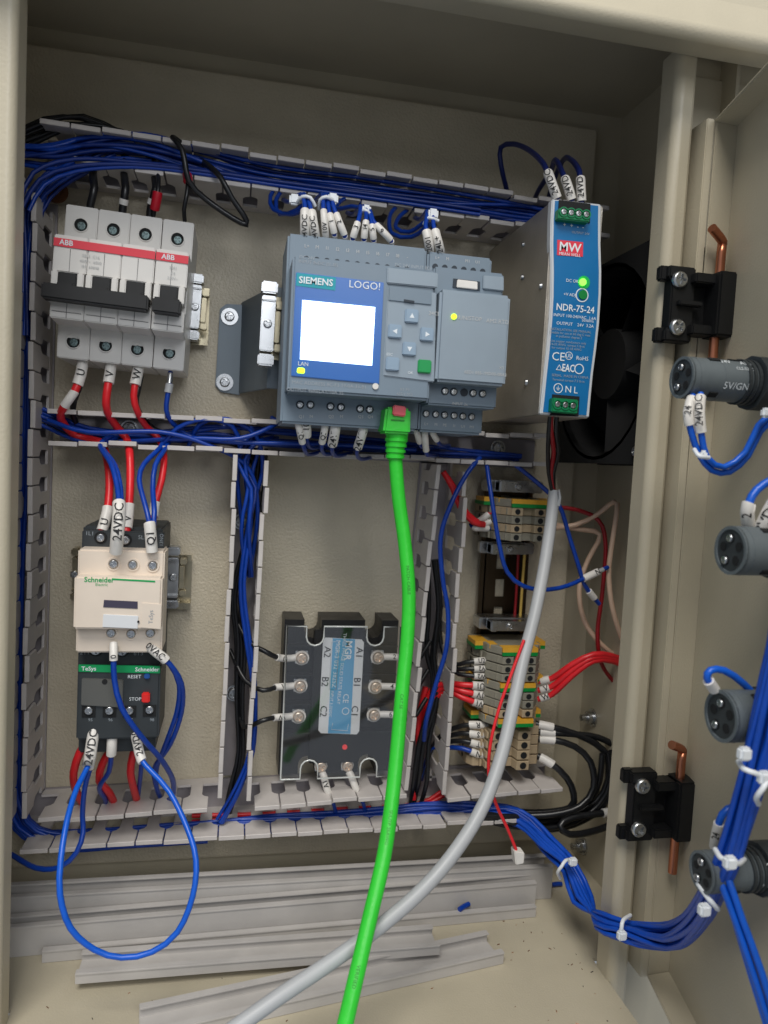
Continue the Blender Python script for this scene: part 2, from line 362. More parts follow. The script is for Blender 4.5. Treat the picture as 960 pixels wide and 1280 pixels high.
# ---------------------------------------------------------------- end clamps
def clamp(label, c, rot, L=38, W=7.5, h=20, mt=None, group='rail end clamps'):
    mt = mt or ZNC
    t = thing('end_clamp', label, 'clamp', c, group, rot); x, z, _ = c
    m = M(); m.box(x-W/2+.6, x+W/2-.6, z-L*.33, z+L*.33, h-8, h); m.box(x-W/2+.6, x+W/2-.6, z-L*.33, z-L*.27, h-2, h+1.6); m.box(x-W/2+.6, x+W/2-.6, z+L*.27, z+L*.33, h-2, h+1.6)
    part('clamp_plate', m, mt, t, .5)
    for s in (-1, 1): part('clamp_foot', M().box(x-W/2, x+W/2, z+s*L*.43-L*.07, z+s*L*.43+L*.07, h-10, h+1.4), mt, t, .8)
    part('side_tab', M().box(x+W/2, x+W/2+3.6, z-L*.31, z-L*.22, h-9, h-3).box(x+W/2, x+W/2+3.6, z+L*.2, z+L*.3, h-9, h-3).box(x+W/2-.2, x+W/2+2.4, z-L*.2, z+L*.18, h-9, h-4), BRS, t, .4)
    inst('clamp_screw', SC22, t, (x, z, h)); return t
p = P(248, 384, 20); clamp('shiny end clamp on the rail beside the right circuit breaker', (p[0]-2, p[1], 20), 2.5)
p = P(337, 405, 72); clamp('big shiny end clamp at the left side of the logic controller', (p[0]-1, p[1], 72), 1, L=44, W=8.5, h=72)
p = P(216, 722, 22); clamp('shiny end clamp right of the cream contactor', (p[0], p[1], 22), 0, L=37, h=22)
p = P(93, 718, 16); clamp('brass coloured end clamp half hidden left of the contactor', (p[0], p[1], 16), 0, L=31, W=4, h=16, mt=BRS)

# ================================================================= CIRCUIT BREAKERS
PW = 16.35
def breaker(label, x0, n, rot):
    z0 = 0
    t = thing('circuit_breaker', label, 'circuit breaker', (-61.5, 84, 8), 'circuit breakers', rot)
    zt, zs1, zs2, zb = 125.5, 105, 63, 45.5
    hole = []
    for k in range(n):
        a = x0+k*PW+.12; b = x0+(k+1)*PW-.12
        prof = [(zt, 10), (zt, 50), (zs1, 51), (zs1-.6, 70), (86, 70.5), (86, 63), (74, 63), (74, 70.5), (zs2, 70), (zs2-1.0, 51), (zb, 50), (zb, 10)]
        m = M(); m.prof(prof, a, b); o = part('breaker_pole', m, MCB, t, .5)
        # grooved half line down the middle of a pole, cheeks beside the toggle
        c = (a+b)/2
        part('centre_groove', M().box(c-.12, c+.12, zs2+.5, 73.5, 70.3, 70.62).box(c-.12, c+.12, 86.5, zs1-7.4, 70.3, 70.62), MSH, o)
        part('toggle_cheek', M().box(a+.3, a+3.3, 77, 86, 62, 73.2).box(b-3.5, b-.5, 77, 86, 62, 73.2), MCB, o, .5)
        part('toggle', M().box(a+3.5, b-3.7, 79, 85.6, 62, 73).box(a+4, b-4.2, 75.5, 80, 64, 77), BPL, o, .6)
        part('white_window', M().box(a+1, b-1, 66.2, 66.45, 70.3, 70.62), MSH, o)
        for (z, sm, rr) in ((115.5, SHD, 0), (54.5, SHD, 0)):
            m = M(); m.ring((c, z, 49.6), (0, 0, 1), 3.75, 3.35, 1.7, 20); part('screw_well', m, MCB, o)
            part('well_floor', M().cyl((c, z, 49.9), (0, 0, 1), 3.36, .75, 20), SHD, o)
            inst('terminal_screw', SCD, o, (c+random.uniform(-.3, .3), z-.4, 50.5), (0, random.uniform(0, 1.5), 0))
    a, b = x0+.1, x0+n*PW-.1
    part('red_stripe', M().box(a, b, zs1-6.6, zs1-2.6, 70.2, 70.75), PKS, t)
    part('handle_bar', M().box(a-(.3 if n == 1 else 2.6)+(.8 if n == 1 else 0)+.3, b-(.6 if n > 1 else 1.4), 70.5, 78.2, 71.5, 80), BPL, t, .9)
    text(t, 'ABB', (a+6, zs1-4.6, 70.9), 3.6, WIN, bold=.02)
    for i in range(3): text(t, ('S203  C16', '400V~  6000', 'IEC 60898')[i] if n > 1 else ('S201', 'C6', '230V~')[i], (a+(18 if n > 1 else 9), 95.4-i*2.7, 70.75), 2.0, FIN)
    return t
breaker('white three pole circuit breaker with one wide black handle bar', -94.6, 3, 2.3)
breaker('white single pole circuit breaker with its own small black toggle', -94.6+3*PW+.25, 1, 2.3)

# ================================================================= LOGIC CONTROLLER
t = thing('logic_controller', 'grey blue logic controller with glowing white screen and arrow keys', 'controller', (56, 17, 60))
part('housing', M().box(20.5, 91.2, 17, 110, 59, 100), LOG, t, 1.2)
part('front_block', M().box(22, 91, 31.2, 93.8, 99, 121.5), LOG, t, 1.2)
FH = 121.5
def rect_px(pts, h0, h1): 
    return M().face([P(x, y, h1)[:2] for x, y in pts], h0, h1)
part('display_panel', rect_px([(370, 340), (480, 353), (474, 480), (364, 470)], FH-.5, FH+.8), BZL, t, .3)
scr = part('screen', rect_px([(378, 375), (469, 384), (465, 457), (375, 449)], FH+.2, FH+1.1), SCR, t)
part('brand_strip', rect_px([(371, 341), (420, 347), (419, 363), (370, 357)], FH+.2, FH+1.0), TEL, t)
RU = (1, -.005, 0)
text(t, 'SIEMENS', (P(395, 352, 0)[0]*0+P(395, 352, FH+1.2)[0], P(395, 352, FH+1.2)[1], FH+1.3), 4.3, WIN, bold=.02)
text(t, 'LOGO!', (*P(456, 357, FH+1.1)[:2], FH+1.1), 4.9, WIN)
text(t, 'LAN', (*P(379, 455, FH+1.1)[:2], FH+1.1), 2.6, WIN)
part('status_led', rect_px([(372, 459), (381, 460), (381, 467), (371, 466)], FH+.2, FH+1.4), LEY, t, .4)
part('control_panel', rect_px([(485, 358), (546, 366), (543, 478), (479, 470)], FH-.5, FH+.7), LOL, t, .5)
part('slot_cover', rect_px([(484, 334), (548, 341), (547, 360), (484, 354)], FH-.5, FH+1.2), LOL, t, .5)
part('card_cover', rect_px([(486, 357), (540, 363), (540, 382), (485, 376)], FH+.2, FH+1.3), LOG, t, .5)
part('card_slot', rect_px([(505, 374), (518, 376), (518, 379), (505, 377)], FH+.5, FH+1.6), LOD, t)
for (px, py, ch) in ((515, 395, '▲'), (494, 414, '◄'), (534, 418, '►'), (512, 436, '▼'), (491, 455, ''), (531, 458, '')):
    c = P(px, py, FH+2)
    b = part('key', M().box(c[0]-3.3, c[0]+3.3, c[1]-3.2, c[1]+3.2, FH, FH+2.2), GBT if px == 531 else KEY, t, .5, 'green OK key' if px == 531 else None)
    if ch:
        d = {'▲': (0, 1), '▼': (0, -1), '◄': (-1, 0), '►': (1, 0)}[ch]; o_ = (-d[1], d[0])
        tri = [(c[0]+d[0]*1.3, c[1]+d[1]*1.3), (c[0]-d[0]*.9+o_[0]*1.2, c[1]-d[1]*.9+o_[1]*1.2), (c[0]-d[0]*.9-o_[0]*1.2, c[1]-d[1]*.9-o_[1]*1.2)]
        part('arrow_print', M().face(tri, FH+2.1, FH+2.3), WIN, b)
text(t, 'ESC', (*P(487, 443, FH+1)[:2], FH+.9), 1.8, WIN); text(t, 'OK', (*P(513, 466, FH+1)[:2], FH+.9), 1.8, WIN)
text(t, '24CE', (*P(543, 392, FH+1)[:2], FH+.9), 2.6, FIN)
text(t, 'MAC ADDRESS 8C-F3-19-0A-33-B1', (*P(412, 481, FH+.3)[:2], FH+.15), 2.4, GIN)
text(t, 'OUTPUT 4xRELAY/10A 3S', (*P(394, 489, FH+.3)[:2], FH+.15), 2.4, GIN)
text(t, 'DC 24V', (*P(384, 322, FH+.3)[:2], FH+.15), 2.2, GIN); text(t, 'INPUT 8xDC (I1..I8)', (*P(398, 329, FH+.3)[:2], FH+.15), 2.2, GIN)
text(t, 'DC 24V INPUT 8DI', (*P(516, 334, FH+.3)[:2], FH+1.35), 2.2, GIN)
text(t, 'X1 P1', (*P(506, 487, FH+.3)[:2], FH+.15), 2, GIN); text(t, '6ED1 052', (*P(506, 493, FH+.3)[:2], FH+.15), 2, GIN)
for i in range(11):
    x = 30+i*5.1; o = part('wire_port', M().cyl((x, 98.3, 99.6), (0, 0, 1), 1.5, .8, 12), LOD, t)
    text(t, ['L+', 'M', 'I1', 'I2', 'I3', 'I4', 'I5', 'I6', 'I7', 'I8', ''][i] or '-', (x, 104.5, 100.15), 2.4, FIN)
for (px, py) in ((375, 506), (388, 506), (413, 508), (426, 509), (450, 511), (462, 512)):
    c = P(px, py, 100); part('screw_well', M().cyl((c[0], c[1], 99.4), (0, 0, 1), 2.1, .9, 14), LOD, t); inst('terminal_screw', SC17, t, (c[0], c[1], 100.2))
for (px, s_) in ((377, 'Q1'), (389, 'M'), (414, 'Q2'), (427, 'M'), (451, 'Q3'), (463, 'Q4')): text(t, s_, (*P(px, 521, 100.2)[:2], 100.15), 2.2, FIN)
c = P(469, 483, FH); part('earth_screw', M().cyl((c[0], c[1], FH-.3), (0, 0, 1), 1.5, 1.2, 12), SLV, t)

t = thing('expansion_module', 'grey analogue expansion module joined to the right of the logic controller', 'controller module', (109, 17, 60))
part('housing', M().box(91.8, 126.6, 17, 109, 59, 99), LOG, t, 1.2)
part('shoulder', M().box(92, 128.6, 30, 98, 98, 113), LOG, t, 1.0)
part('front_cover', M().box(93, 129, 40.6, 84.8, 112, 124), LOL, t, 1.4)
part('connector_recess', rect_px([(567, 348), (600, 352), (600, 363), (566, 359)], 112, 113.6), LOD, t)
part('connector_frame', rect_px([(572, 349), (597, 352), (597, 362), (571, 359)], 112, 114.4), SLV, t, .3)
part('side_tab', rect_px([(604, 344), (630, 346), (630, 364), (604, 361)], 112, 114.2), LOL, t, .4)
part('status_led', M().cyl(P(567, 396, 123.8), (0, 0, 1), 1.4, .8, 12), LEY, t)
text(t, 'RUN/STOP', (*P(586, 398, 124.2)[:2], 124.2), 2.8, FIN); text(t, 'AM2 RTD', (*P(622, 402, 124.2)[:2], 124.2), 2.8, FIN)
text(t, 'X3', (*P(627, 460, 124.2)[:2], 124.2), 2, FIN); text(t, '6ED1 055-1MD00-0BA2', (*P(607, 467, 124.2)[:2], 124.2), 2.2, FIN)
for i, px in enumerate((556, 567, 580, 591, 603)):
    c = P(px, 489+i*.8, 113); part('screw_well', M().cyl((c[0], c[1], 112.6), (0, 0, 1), 2.0, .8, 14), LOD, t)
    if i != 2: inst('terminal_screw', SC17, t, (c[0], c[1], 113.2))
for i, px in enumerate((533, 545, 556, 568, 579, 590)):
    c = P(px, 517+i*.8, 100); part('screw_well', M().cyl((c[0], c[1], 98.6), (0, 0, 1), 1.9, .8, 14), LOD, t); inst('terminal_screw', SC17, t, (c[0], c[1], 99.1))
    text(t, ['L+', 'M', 'PE', 'I1', 'U1', 'M1'][i], (*P(px, 530+i*.8, 99.2)[:2], 99.15), 2.1, FIN)
for i in range(6): part('wire_port', M().cyl((96+i*5.1, 97.9+3.6, 98.6), (0, 0, 1), 1.5, .8, 12), LOD, t); 
for i, s_ in enumerate(('L+', 'M', '', 'M1', 'U1')):
    if s_: text(t, s_, (97+i*5.4, 106, 99.15), 2.2, FIN)
text(t, 'INPUT 2x', (*P(575, 505, 113.2)[:2], 113.1), 2, FIN)

# ================================================================= POWER SUPPLY
t = thing('power_supply', 'steel power supply with blue front label and green terminals', 'power supply', (168, 29, 8))
part('housing', M().box(154.6, 183, 29, 139.5, 8, 106.5), STL, t, .6)
cr4 = lambda x, y: (600+x/2.908, 160+y/2.908)
Ls = [(262, 258), (258, 330), (256, 420), (258, 520), (257, 610), (252, 700), (243, 800), (232, 900), (223, 990), (218, 1040)]
Rs = [(397, 1052), (403, 980), (412, 890), (424, 800), (434, 710), (441, 600), (442, 520), (439, 420), (439, 340), (440, 277)]
pts = [P(*cr4(x, y), 108)[:2] for x, y in Ls+Rs]
part('front_bezel', M().face(pts, 103, 108), PSW, t, .5)
Ls2 = [(x+12, y+(6 if i == 0 else 0) - (8 if i == len(Ls)-1 else 0)) for i, (x, y) in enumerate(Ls)]
Rs2 = [(x-10, y+(6 if i == len(Rs)-1 else 0) - (8 if i == 0 else 0)) for i, (x, y) in enumerate(Rs)]
part('front_label', M().face([P(*cr4(x, y), 108.5)[:2] for x, y in Ls2+Rs2], 107, 108.5), PSB, t)
def q4(a, b, c, d, h0, h1): return M().face([P(*cr4(*v), h1)[:2] for v in (a, b, c, d)], h0, h1)
part('terminal_recess', q4((288, 262), (402, 275), (400, 345), (284, 332), 107, 109.2), SHD, t)
o = part('terminal_strip', q4((287, 290), (400, 303), (399, 343), (285, 330), 108, 113), PSG, t, .5)
for px in (304, 331, 358, 386):
    c = P(*cr4(px, 305+(px-304)*.12), 113); part('screw_well', M().ring((c[0], c[1], 112.7), (0, 0, 1), 2.5, 1.9, .8, 14), PSG, o); inst('terminal_screw', SC17, o, (c[0], c[1], 112.8))
part('terminal_recess', q4((264, 968), (362, 976), (358, 1048), (259, 1044), 107, 109.2), SHD, t)
o = part('terminal_strip', q4((264, 980), (358, 988), (354, 1040), (260, 1032), 108, 113), PSG, t, .5)
for px in (281, 309, 337):
    c = P(*cr4(px, 1004+(px-281)*.1), 113); part('screw_well', M().ring((c[0], c[1], 112.7), (0, 0, 1), 2.7, 2.0, .8, 14), PSG, o); inst('terminal_screw', SC17, o, (c[0], c[1], 112.8))
def pt(s_, x, y, size, mt=WIN, **k): 
    c = P(*cr4(x, y), 108.8); return text(t, s_, (c[0], c[1], 108.75), size, mt, **k)
part('logo_patch', q4((281, 406), (375, 415), (374, 468), (280, 462), 108, 108.7), MWR, t)
c = P(*cr4(328, 435), 109); text(t, 'MW', (c[0], c[1], 108.85), 6.4, WIN, bold=.015, sx=1.05)
pt('MEAN WELL', 327, 460, 2.2); t.children[-1].location.y -= .0003
pt('+  +  -  -', 340, 356, 3.4); pt('OUTPUT 24V', 366, 382, 1.7, GIN)
part('power_led', M().cyl(P(*cr4(370, 562), 108), (0, 0, 1), 1.9, 1.6, 14), LED, t)
part('led_window', M().cyl(P(*cr4(374, 563), 107.5), (0, 0, 1), 3.4, 1.2, 18), mat('green_window', (20, 160, 70), .4, emit=.25), t)
part('voltage_trimmer', M().cyl(P(*cr4(370, 608), 107.5), (0, 0, 1), 2.4, 1.6, 14), mat('green_trimmer', (10, 130, 60), .4), t)
part('trimmer_ring', M().ring(P(*cr4(370, 608), 108.3), (0, 0, 1), 3.6, 3.1, .4, 20), WIN, t)
pt('DC OK', 336, 556, 2.2); pt('+V ADJ.', 328, 606, 2.2)
pt('NDR-75-24', 347, 657, 4.9, bold=.012, sx=.92)
pt('INPUT 100-240VAC  1.6A', 345, 686, 2.2); pt('50/60Hz', 392, 701, 2.0); pt('OUTPUT    24V  3.2A', 346, 715, 2.3)
for i in range(6): pt(['INSTALLATION: SEE MANUAL', 'Suitable for use at 60 deg C max', 'in pollution degree 2', 'Use copper conductors only', '14-20 AWG  torque 5 lb-in', 'for output 10-18 AWG'][i], 330-i*3, 736+i*12+(6 if i > 2 else 0), 1.75, GIN)
pt('CE', 285, 832, 6.2); pt('UL', 323, 828, 3); pt('RoHS', 372, 838, 3.0); pt('△', 288, 872, 4); pt('EAC', 321, 874, 5.4, sx=.7, bold=.02)
part('approval_ring', M().ring((*P(*cr4(360, 876), 108.6)[:2], 108.4), (0, 0, 1), 2.7, 2.2, .35, 18), WIN, t)
part('approval_ring', M().ring((*P(*cr4(323, 828), 108.6)[:2], 108.4), (0, 0, 1), 2.1, 1.8, .35, 18), WIN, t)
pt('SERIAL  MADE IN CHINA', 328, 903, 1.9, GIN); pt('Terminal torque 7.3 lb-in', 322, 918, 1.8, GIN)
part('approval_ring', M().ring((*P(*cr4(284, 946), 108.6)[:2], 108.4), (0, 0, 1), 2.6, 2.2, .35, 18), WIN, t); pt('⏚', 284, 946, 3.4); pt('N', 321, 951, 5.0); pt('L', 348, 954, 5.0)
rv = M().cyl((0, 0, 0), (-1, 0, 0), 1.9, 1.1, 12, 1.3); RIV = rv.mesh('rivet', ZNC)
for (x, y) in ((654, 306), (653, 347), (676, 358), (658, 478)):
    p = PX(x, y, 154.6); inst('rivet', RIV, t, p)

# ================================================================= CONTACTOR + OVERLOAD RELAY
t = thing('contactor', 'cream front contactor above the overload relay', 'contactor', (-57, -115, 8))
part('base_block', M().box(-79, -38, -122, -42, 8, 58), DPL, t, 1.0)
part('top_terminal_block', M().box(-78, -36.5, -55, -43.5, 57, 66), DPL, t, .8)
part('bottom_terminal_block', M().box(-78.5, -36.5, -120, -106, 57, 66), DPL, t, .8)
part('cream_housing', M().box(-77.4, -34.8, -105.6, -52, 56, 78), CRM, t, .9)
fp = part('front_plate', M().box(-77.3, -34.9, -91.5, -64.6, 77, 86), CRM, t, 1.0)
HH = 86.1
part('brand_line', rect_px([(140, 723), (194, 726), (194, 728), (140, 725)], HH-.3, HH+.1), SG, fp)
text(t, 'Schneider', (*P(124, 725, HH)[:2], HH+.05), 3.6, SG, bold=.02); text(t, 'Electric', (*P(127, 731, HH)[:2], HH+.05), 2, SG)
part('indicator_window', rect_px([(130, 750), (172, 752), (172, 761), (129, 759)], HH-.4, HH+.25), mat('window_violet', (70, 66, 84), .2), fp)
part('label_card', rect_px([(129, 768), (173, 770), (172, 786), (128, 784)], HH-.4, HH+.5), SWH, fp, .2)
part('side_label', rect_px([(177, 753), (202, 755), (201, 787), (176, 785)], HH-.4, HH+.3), CRM, fp, .3)
text(t, 'TeSys', (*P(189, 771, HH)[:2], HH+.45), 3.0, GIN, U=(0, 1, 0), W=(-1, 0, 0)); 
part('pin_hole', M().cyl(P(173, 777, HH+.2), (0, 0, 1), .6, .5, 8), INK, fp)
for px, py in ((142, 705), (166, 706), (191, 707)): 
    c = P(px, py, 78); part('screw_well', M().ring((c[0], c[1], 77.6), (0, 0, 1), 3.4, 2.7, 1, 16), CRM, t); inst('terminal_screw', SC22, t, (c[0], c[1], 77.9))
for px, py in ((139, 791), (164, 792), (188, 791)):
    c = P(px, py, 78); part('screw_well', M().ring((c[0], c[1], 77.6), (0, 0, 1), 3.4, 2.7, 1, 16), CRM, t); inst('terminal_screw', SC22, t, (c[0], c[1], 77.9))
for px, py in ((126, 672), (157, 675), (189, 677)):
    c = P(px, py, 66); part('screw_well', M().cyl((c[0], c[1], 65.6), (0, 0, 1), 3.3, .8, 16), SHD, t); inst('terminal_screw', SC22, t, (c[0], c[1], 66.3))
for px, py in ((120, 812), (153, 813)):
    c = P(px, py, 66); part('screw_well', M().cyl((c[0], c[1], 65.6), (0, 0, 1), 3.5, .8, 16), SHD, t); inst('terminal_screw', SC30, t, (c[0], c[1], 66.2))
text(t, '1L1', (*P(112, 667, 66.4)[:2], 66.2), 3, GIN); text(t, '5L3', (*P(178, 672, 66.4)[:2], 66.2), 3, GIN); text(t, '13NO', (*P(202, 675, 66.4)[:2], 66.2), 2.6, GIN, U=(0, 1, 0), W=(-1, 0, 0))
text(t, '2T1', (*P(106, 816, 66.4)[:2], 66.2), 3.2, GIN); text(t, '6T3', (*P(173, 817, 66.4)[:2], 66.2), 3.2, GIN)

t = thing('overload_relay', 'dark overload relay with green stripe and red stop button', 'overload relay', (-56, -165, 8))
part('base_block', M().box(-78, -38, -165, -120.5, 8, 62), DPL, t, 1)
part('front_housing', M().box(-77.4, -35.6, -154, -115.2, 61, 72), DPL, t, 1)
gs = part('green_strip', rect_px([(98, 831), (200, 833), (200, 842), (98, 840)], 71.5, 72.7), GSN, t, .2)
text(t, 'TeSys', (*P(111, 836, 72.8)[:2], 72.8), 3.1, WIN, bold=.015); text(t, 'Schneider', (*P(184, 837, 72.8)[:2], 72.8), 3.1, WIN, bold=.015)
part('dial_cover', rect_px([(102, 848), (154, 850), (153, 885), (101, 882)], 71.6, 73.2), mat('smoky_cover', (92, 92, 88), .18, coat=.5), t, .4)
part('test_slot', M().cyl((*P(131, 852, 73)[:2], 73), (0, 0, 1), 1.4, .5, 10), INK, t)
part('reset_button', rect_px([(180, 843), (187, 843), (187, 849), (180, 849)], 71.6, 74), mat('reset_blue', (30, 80, 150), .4), t, .5)
part('stop_button', rect_px([(177, 867), (187, 867), (187, 879), (177, 879)], 71.6, 75), mat('stop_red', (220, 40, 36), .4), t, .6)
text(t, 'RESET', (*P(168, 846, 72.2)[:2], 72.2), 2.6, WIN); text(t, 'STOP', (*P(169, 874, 72.2)[:2], 72.2), 2.6, WIN)
for px, py in ((111, 889), (137, 889), (162, 889), (187, 888)):
    c = P(px, py, 72); part('screw_well', M().box(c[0]-3.4, c[0]+3.4, c[1]-3.2, c[1]+3, 71.6, 72.4), SHD, t); inst('terminal_screw', SC22, t, (c[0], c[1]+.6, 72.3))
for i, (px, s_) in enumerate(((113, '95'), (138, '96'), (163, '97'), (190, '98'))): text(t, s_, (*P(px, 900, 72.2)[:2], 72.2), 2.3, GIN)

# ================================================================= SOLID STATE RELAY
t = thing('solid_state_relay', 'black three phase solid state relay under a clear cover with blue label', 'relay', (67, -197, 0))
m = M(); x0, x1, zt, zb = 32.5, 104, -99, -196.5
def uout(x0, x1, zb, zt, d, w_, cx):     # outline with U notches at top and bottom
    o = [(x0, zb)]
    for c in cx:
        o += [(c-w_, zb), (c-w_, zb+d)]+[(c-w_*math.cos(a), zb+d+w_*math.sin(a)) for a in (.5, 1.0, 1.57, 2.1, 2.6)]+[(c+w_, zb+d), (c+w_, zb)]
    o += [(x1, zb), (x1, zt)]
    for c in cx[::-1]:
        o += [(c+w_, zt), (c+w_, zt-d)]+[(c+w_*math.cos(a), zt-d-w_*math.sin(a)) for a in (.5, 1.0, 1.57, 2.1, 2.6)]+[(c-w_, zt-d), (c-w_, zt)]
    return o+[(x0, zt)]
m.face(uout(x0, x1, zb, zt, 6, 5.4, (50, 88)), .6, 25); part('base_block', m, SBL, t)
m = M(); m.box(50.6, 82.2, -188, -104, 24, 30.5); part('centre_block', m, SBL, t, .6)
for i in range(4): 
    part('divider', M().box(34, 50.5, -114.5-i*18.2, -113.5-i*18.2, 25, 31).box(82.3, 103, -114.5-i*18.2, -113.5-i*18.2, 25, 31), SBL, t)
# clear cover: thin plate with raised rim
cx_ = (50.5, 87.5)
m = M(); m.face(uout(33, 103.6, -196, -100.5, 6.5, 5.0, cx_), 33.6, 34.6); cv = part('clear_cover', m, CLR, t)
rim = uout(33.4, 103.2, -195.6, -100.9, 6.5, 5.3, cx_)
m = M(); rp = [V((x, z, 34.9)) for x, z in rim]; m.tube(rp+[rp[0]], .55, 6); part('cover_rim', m, mat('rim_plastic', (205, 208, 205), .2, coat=.6), cv)
m = M(); m.box(33.0, 33.5, -196, -100.5, 26, 34); part('cover_side', m, CLR, cv)
LB = 31.0
lab = [(404, 797), (456, 800), (449, 918), (398, 916)]
def rnd(pts, h1, r=.12): return [P(x, y, h1)[:2] for x, y in pts]
lb = part('label', M().face(rnd([(407, 797), (452, 799.5), (455, 803), (449, 914), (446, 918), (401, 916.5), (398, 913), (404, 800)], LB), 30, LB), SWH, t)
part('blue_band', rect_px([(416, 797.8), (444, 799.3), (438, 917.2), (410, 916.5)], LB-.2, LB+.15), SBU, lb)
DU, DWv = (-.045, -1, 0), (1, -.045, 0)
def sr(s_, px, py, size, mt=INK, **k): text(t, s_, (*P(px, py, LB+.3)[:2], LB+.3), size, mt, U=DU, W=DWv, **k)
for s_, px, py in (('A2', 409, 815), ('B2', 406, 852), ('C2', 404, 889), ('A1', 449, 816), ('B1', 446, 853), ('C1', 443, 889)): sr(s_, px, py, 6.0)
sr('MGR', 435, 813, 5.8, WIN, bold=.02); sr('THREE PHASE SOLID STATE RELAY', 427, 836, 2.9, WIN); sr('MGR-3 032 3825Z', 420, 830, 3.9, WIN)
sr('CE', 432, 873, 5.0, WIN); sr('INPUT 3-32VDC', 414, 880, 2.4, WIN)
part('label_frame', M().tube([V(P(x, y, LB+.3)) for x, y in ((414, 802), (424, 802.5), (420, 862), (412, 861.5), (414, 802))], .18, 4), WIN, lb)
part('label_frame', M().tube([V(P(x, y, LB+.3)) for x, y in ((416, 904), (414, 912), (434, 913.5), (435.5, 905))], .18, 4), WIN, lb)
part('approval_ring', M().ring((*P(432, 889, LB+.3)[:2], LB+.15), (0, 0, 1), 2.3, 1.9, .2, 16), WIN, lb)
part('status_led', M().cyl((*P(431, 934, 31)[:2], 29.5), (0, 0, 1), 1.6, 1.6, 12), mat('led_red', (220, 60, 60), .4, emit=.3), t)
def ringlug(par, p, dx, dz, col):
    m = M(); m.ring(p, (0, 0, 1), 4.2, 2, .9, 16); x, z, h = p; L = math.hypot(dx, dz)
    return m
SSRW = [(377, 822, -1), (375, 857, -1), (373, 895, -1), (472, 821, 1), (469, 858, 1), (467, 893, 1)]
for i, (px, py, s_) in enumerate(SSRW):
    p = P(px, py, 27); part('screw_clamp', M().box(p[0]-3.9, p[0]+3.9, p[1]-4.0, p[1]+4.0, 25, 26.6), ZNC, t, .3)
    inst('terminal_screw', SCB, t, (p[0], p[1], 28.2))
for px, py in ((401, 957), (434, 956)):
    p = P(px, py, 27); part('screw_clamp', M().box(p[0]-3.6, p[0]+3.6, p[1]-3.8, p[1]+4.2, 25, 26.6), ZNC, t, .3); inst('terminal_screw', SCB, t, (p[0], p[1], 28.2))

# ================================================================= TERMINAL BLOCKS
def block_meshes(w_, half, htop, m1, step=True, holes=True):
    g = .35
    if step: pr = [(-half, 8), (-half, 22), (-half+4, 27), (-half+5, 34), (-12, htop-2), (-11, htop), (-4, htop), (-3.4, htop-5), (3.4, htop-5), (4, htop), (11, htop), (12, htop-2), (half-5, 34), (half-4, 27), (half, 22), (half, 8)]
    else: pr = [(-half, 8), (-half, 26), (-half+3, 31), (-14, 31), (-13, htop), (-4.6, htop), (-3.2, htop-7), (3.2, htop-7), (4.6, htop), (13, htop), (14, 31), (half-3, 31), (half, 26), (half, 8)]
    m = M(); m.ext([(u, -w_/2+g/2, h) for u, h in pr], (0, w_-g, 0))
    body = m.mesh('block_body', m1, (0, 0, 0), .3, 1)
    h = M()
    h.cyl((0, 0, 0), (0, 0, 1), 1.75 if step else 2.2, .25, 12); hole = h.mesh('screw_hole', SHD)
    return body, hole
TB = {}
def tblock(px, py, kind, label, rt_=0):
    w_ = {'e': 5.2, 'g': 5.2, 'b': 5.2, 'B': 6.2}[kind]; half = 23 if kind != 'B' else 25; ht = 45 if kind != 'B' else 40
    if kind not in TB: TB[kind] = block_meshes(w_, half, ht, {'e': TGR, 'g': TGR, 'b': TBG, 'B': TBG}[kind], kind != 'B')
    p = P(px, py, ht); c = (RX, p[1], 0)
    t = thing('terminal_block', label, 'terminal block', c, 'rail terminal blocks')
    inst('block_body', TB[kind][0], t, c)
    for sx in (-1, 1): inst('screw_hole', TB[kind][1], t, (RX+sx*(7.6 if kind != 'B' else 8.9), p[1], ht-.05))
    if kind == 'e':
        m = M(); z = p[1]-w_/2+.1; 
        m.box(RX-11.6, RX+11.6, z, z+2.3, ht-6, ht+.35).box(RX-24, RX-15, z-.05, z+2.3, 10, 28).box(RX+15, RX+24, z-.05, z+2.3, 10, 28)
        part('green_edge', m, EGR, t)
        m = M(); m.box(RX-11.7, RX+11.7, z+2.32, z+5.1, ht-7, ht+.35).box(RX-24, RX-15, z+2.32, z+5.1, 12, 28).box(RX+15, RX+24, z+2.32, z+5.1, 12, 28).box(RX-17, RX-11.75, z+2.32, z+5.0, 26, 36).box(RX+11.75, RX+17, z+2.32, z+5.0, 26, 36); part('yellow_edge', m, YEL, t)
    else:
        m = M()
        for k in range(4): m.box(RX-20.5+k*2.3, RX-19.3+k*2.3, p[1]-2.0, p[1]+2.0, 20, 29.5+k*4.0)
        part('marker_rib', m, TGR if kind != 'B' else TBG, t)
        part('wire_mouth', M().cyl((RX-half-.05, p[1], 18), (1, 0, 0), 1.7, .4, 10).cyl((RX+half-.3, p[1], 18), (1, 0, 0), 1.7, .4, 10), SHD, t)
    return t
ords = ['topmost', 'second', 'third', 'fourth', 'fifth', 'sixth', 'seventh', 'eighth', 'ninth', 'tenth', 'eleventh', 'twelfth', 'thirteenth']
kn = {'e': 'yellow and green earth', 'g': 'grey', 'b': 'beige', 'B': 'wide beige'}
for i, (k, y) in enumerate(zip('ebgbg', (630, 640.5, 651, 661.8, 672.5))): tblock(663, y, k, '%s terminal block, %s of the five in the upper group' % (kn[k], ords[i]))
low = 'egggegggebBBBB'
ys = [815, 826, 837, 848, 859.5, 871, 881.5, 892.5, 904]
for i, (k, y) in enumerate(zip('egggeggbe', ys)): tblock(651, y, k, '%s terminal block, %s from the top of the lower group' % (kn[k], ords[i]))
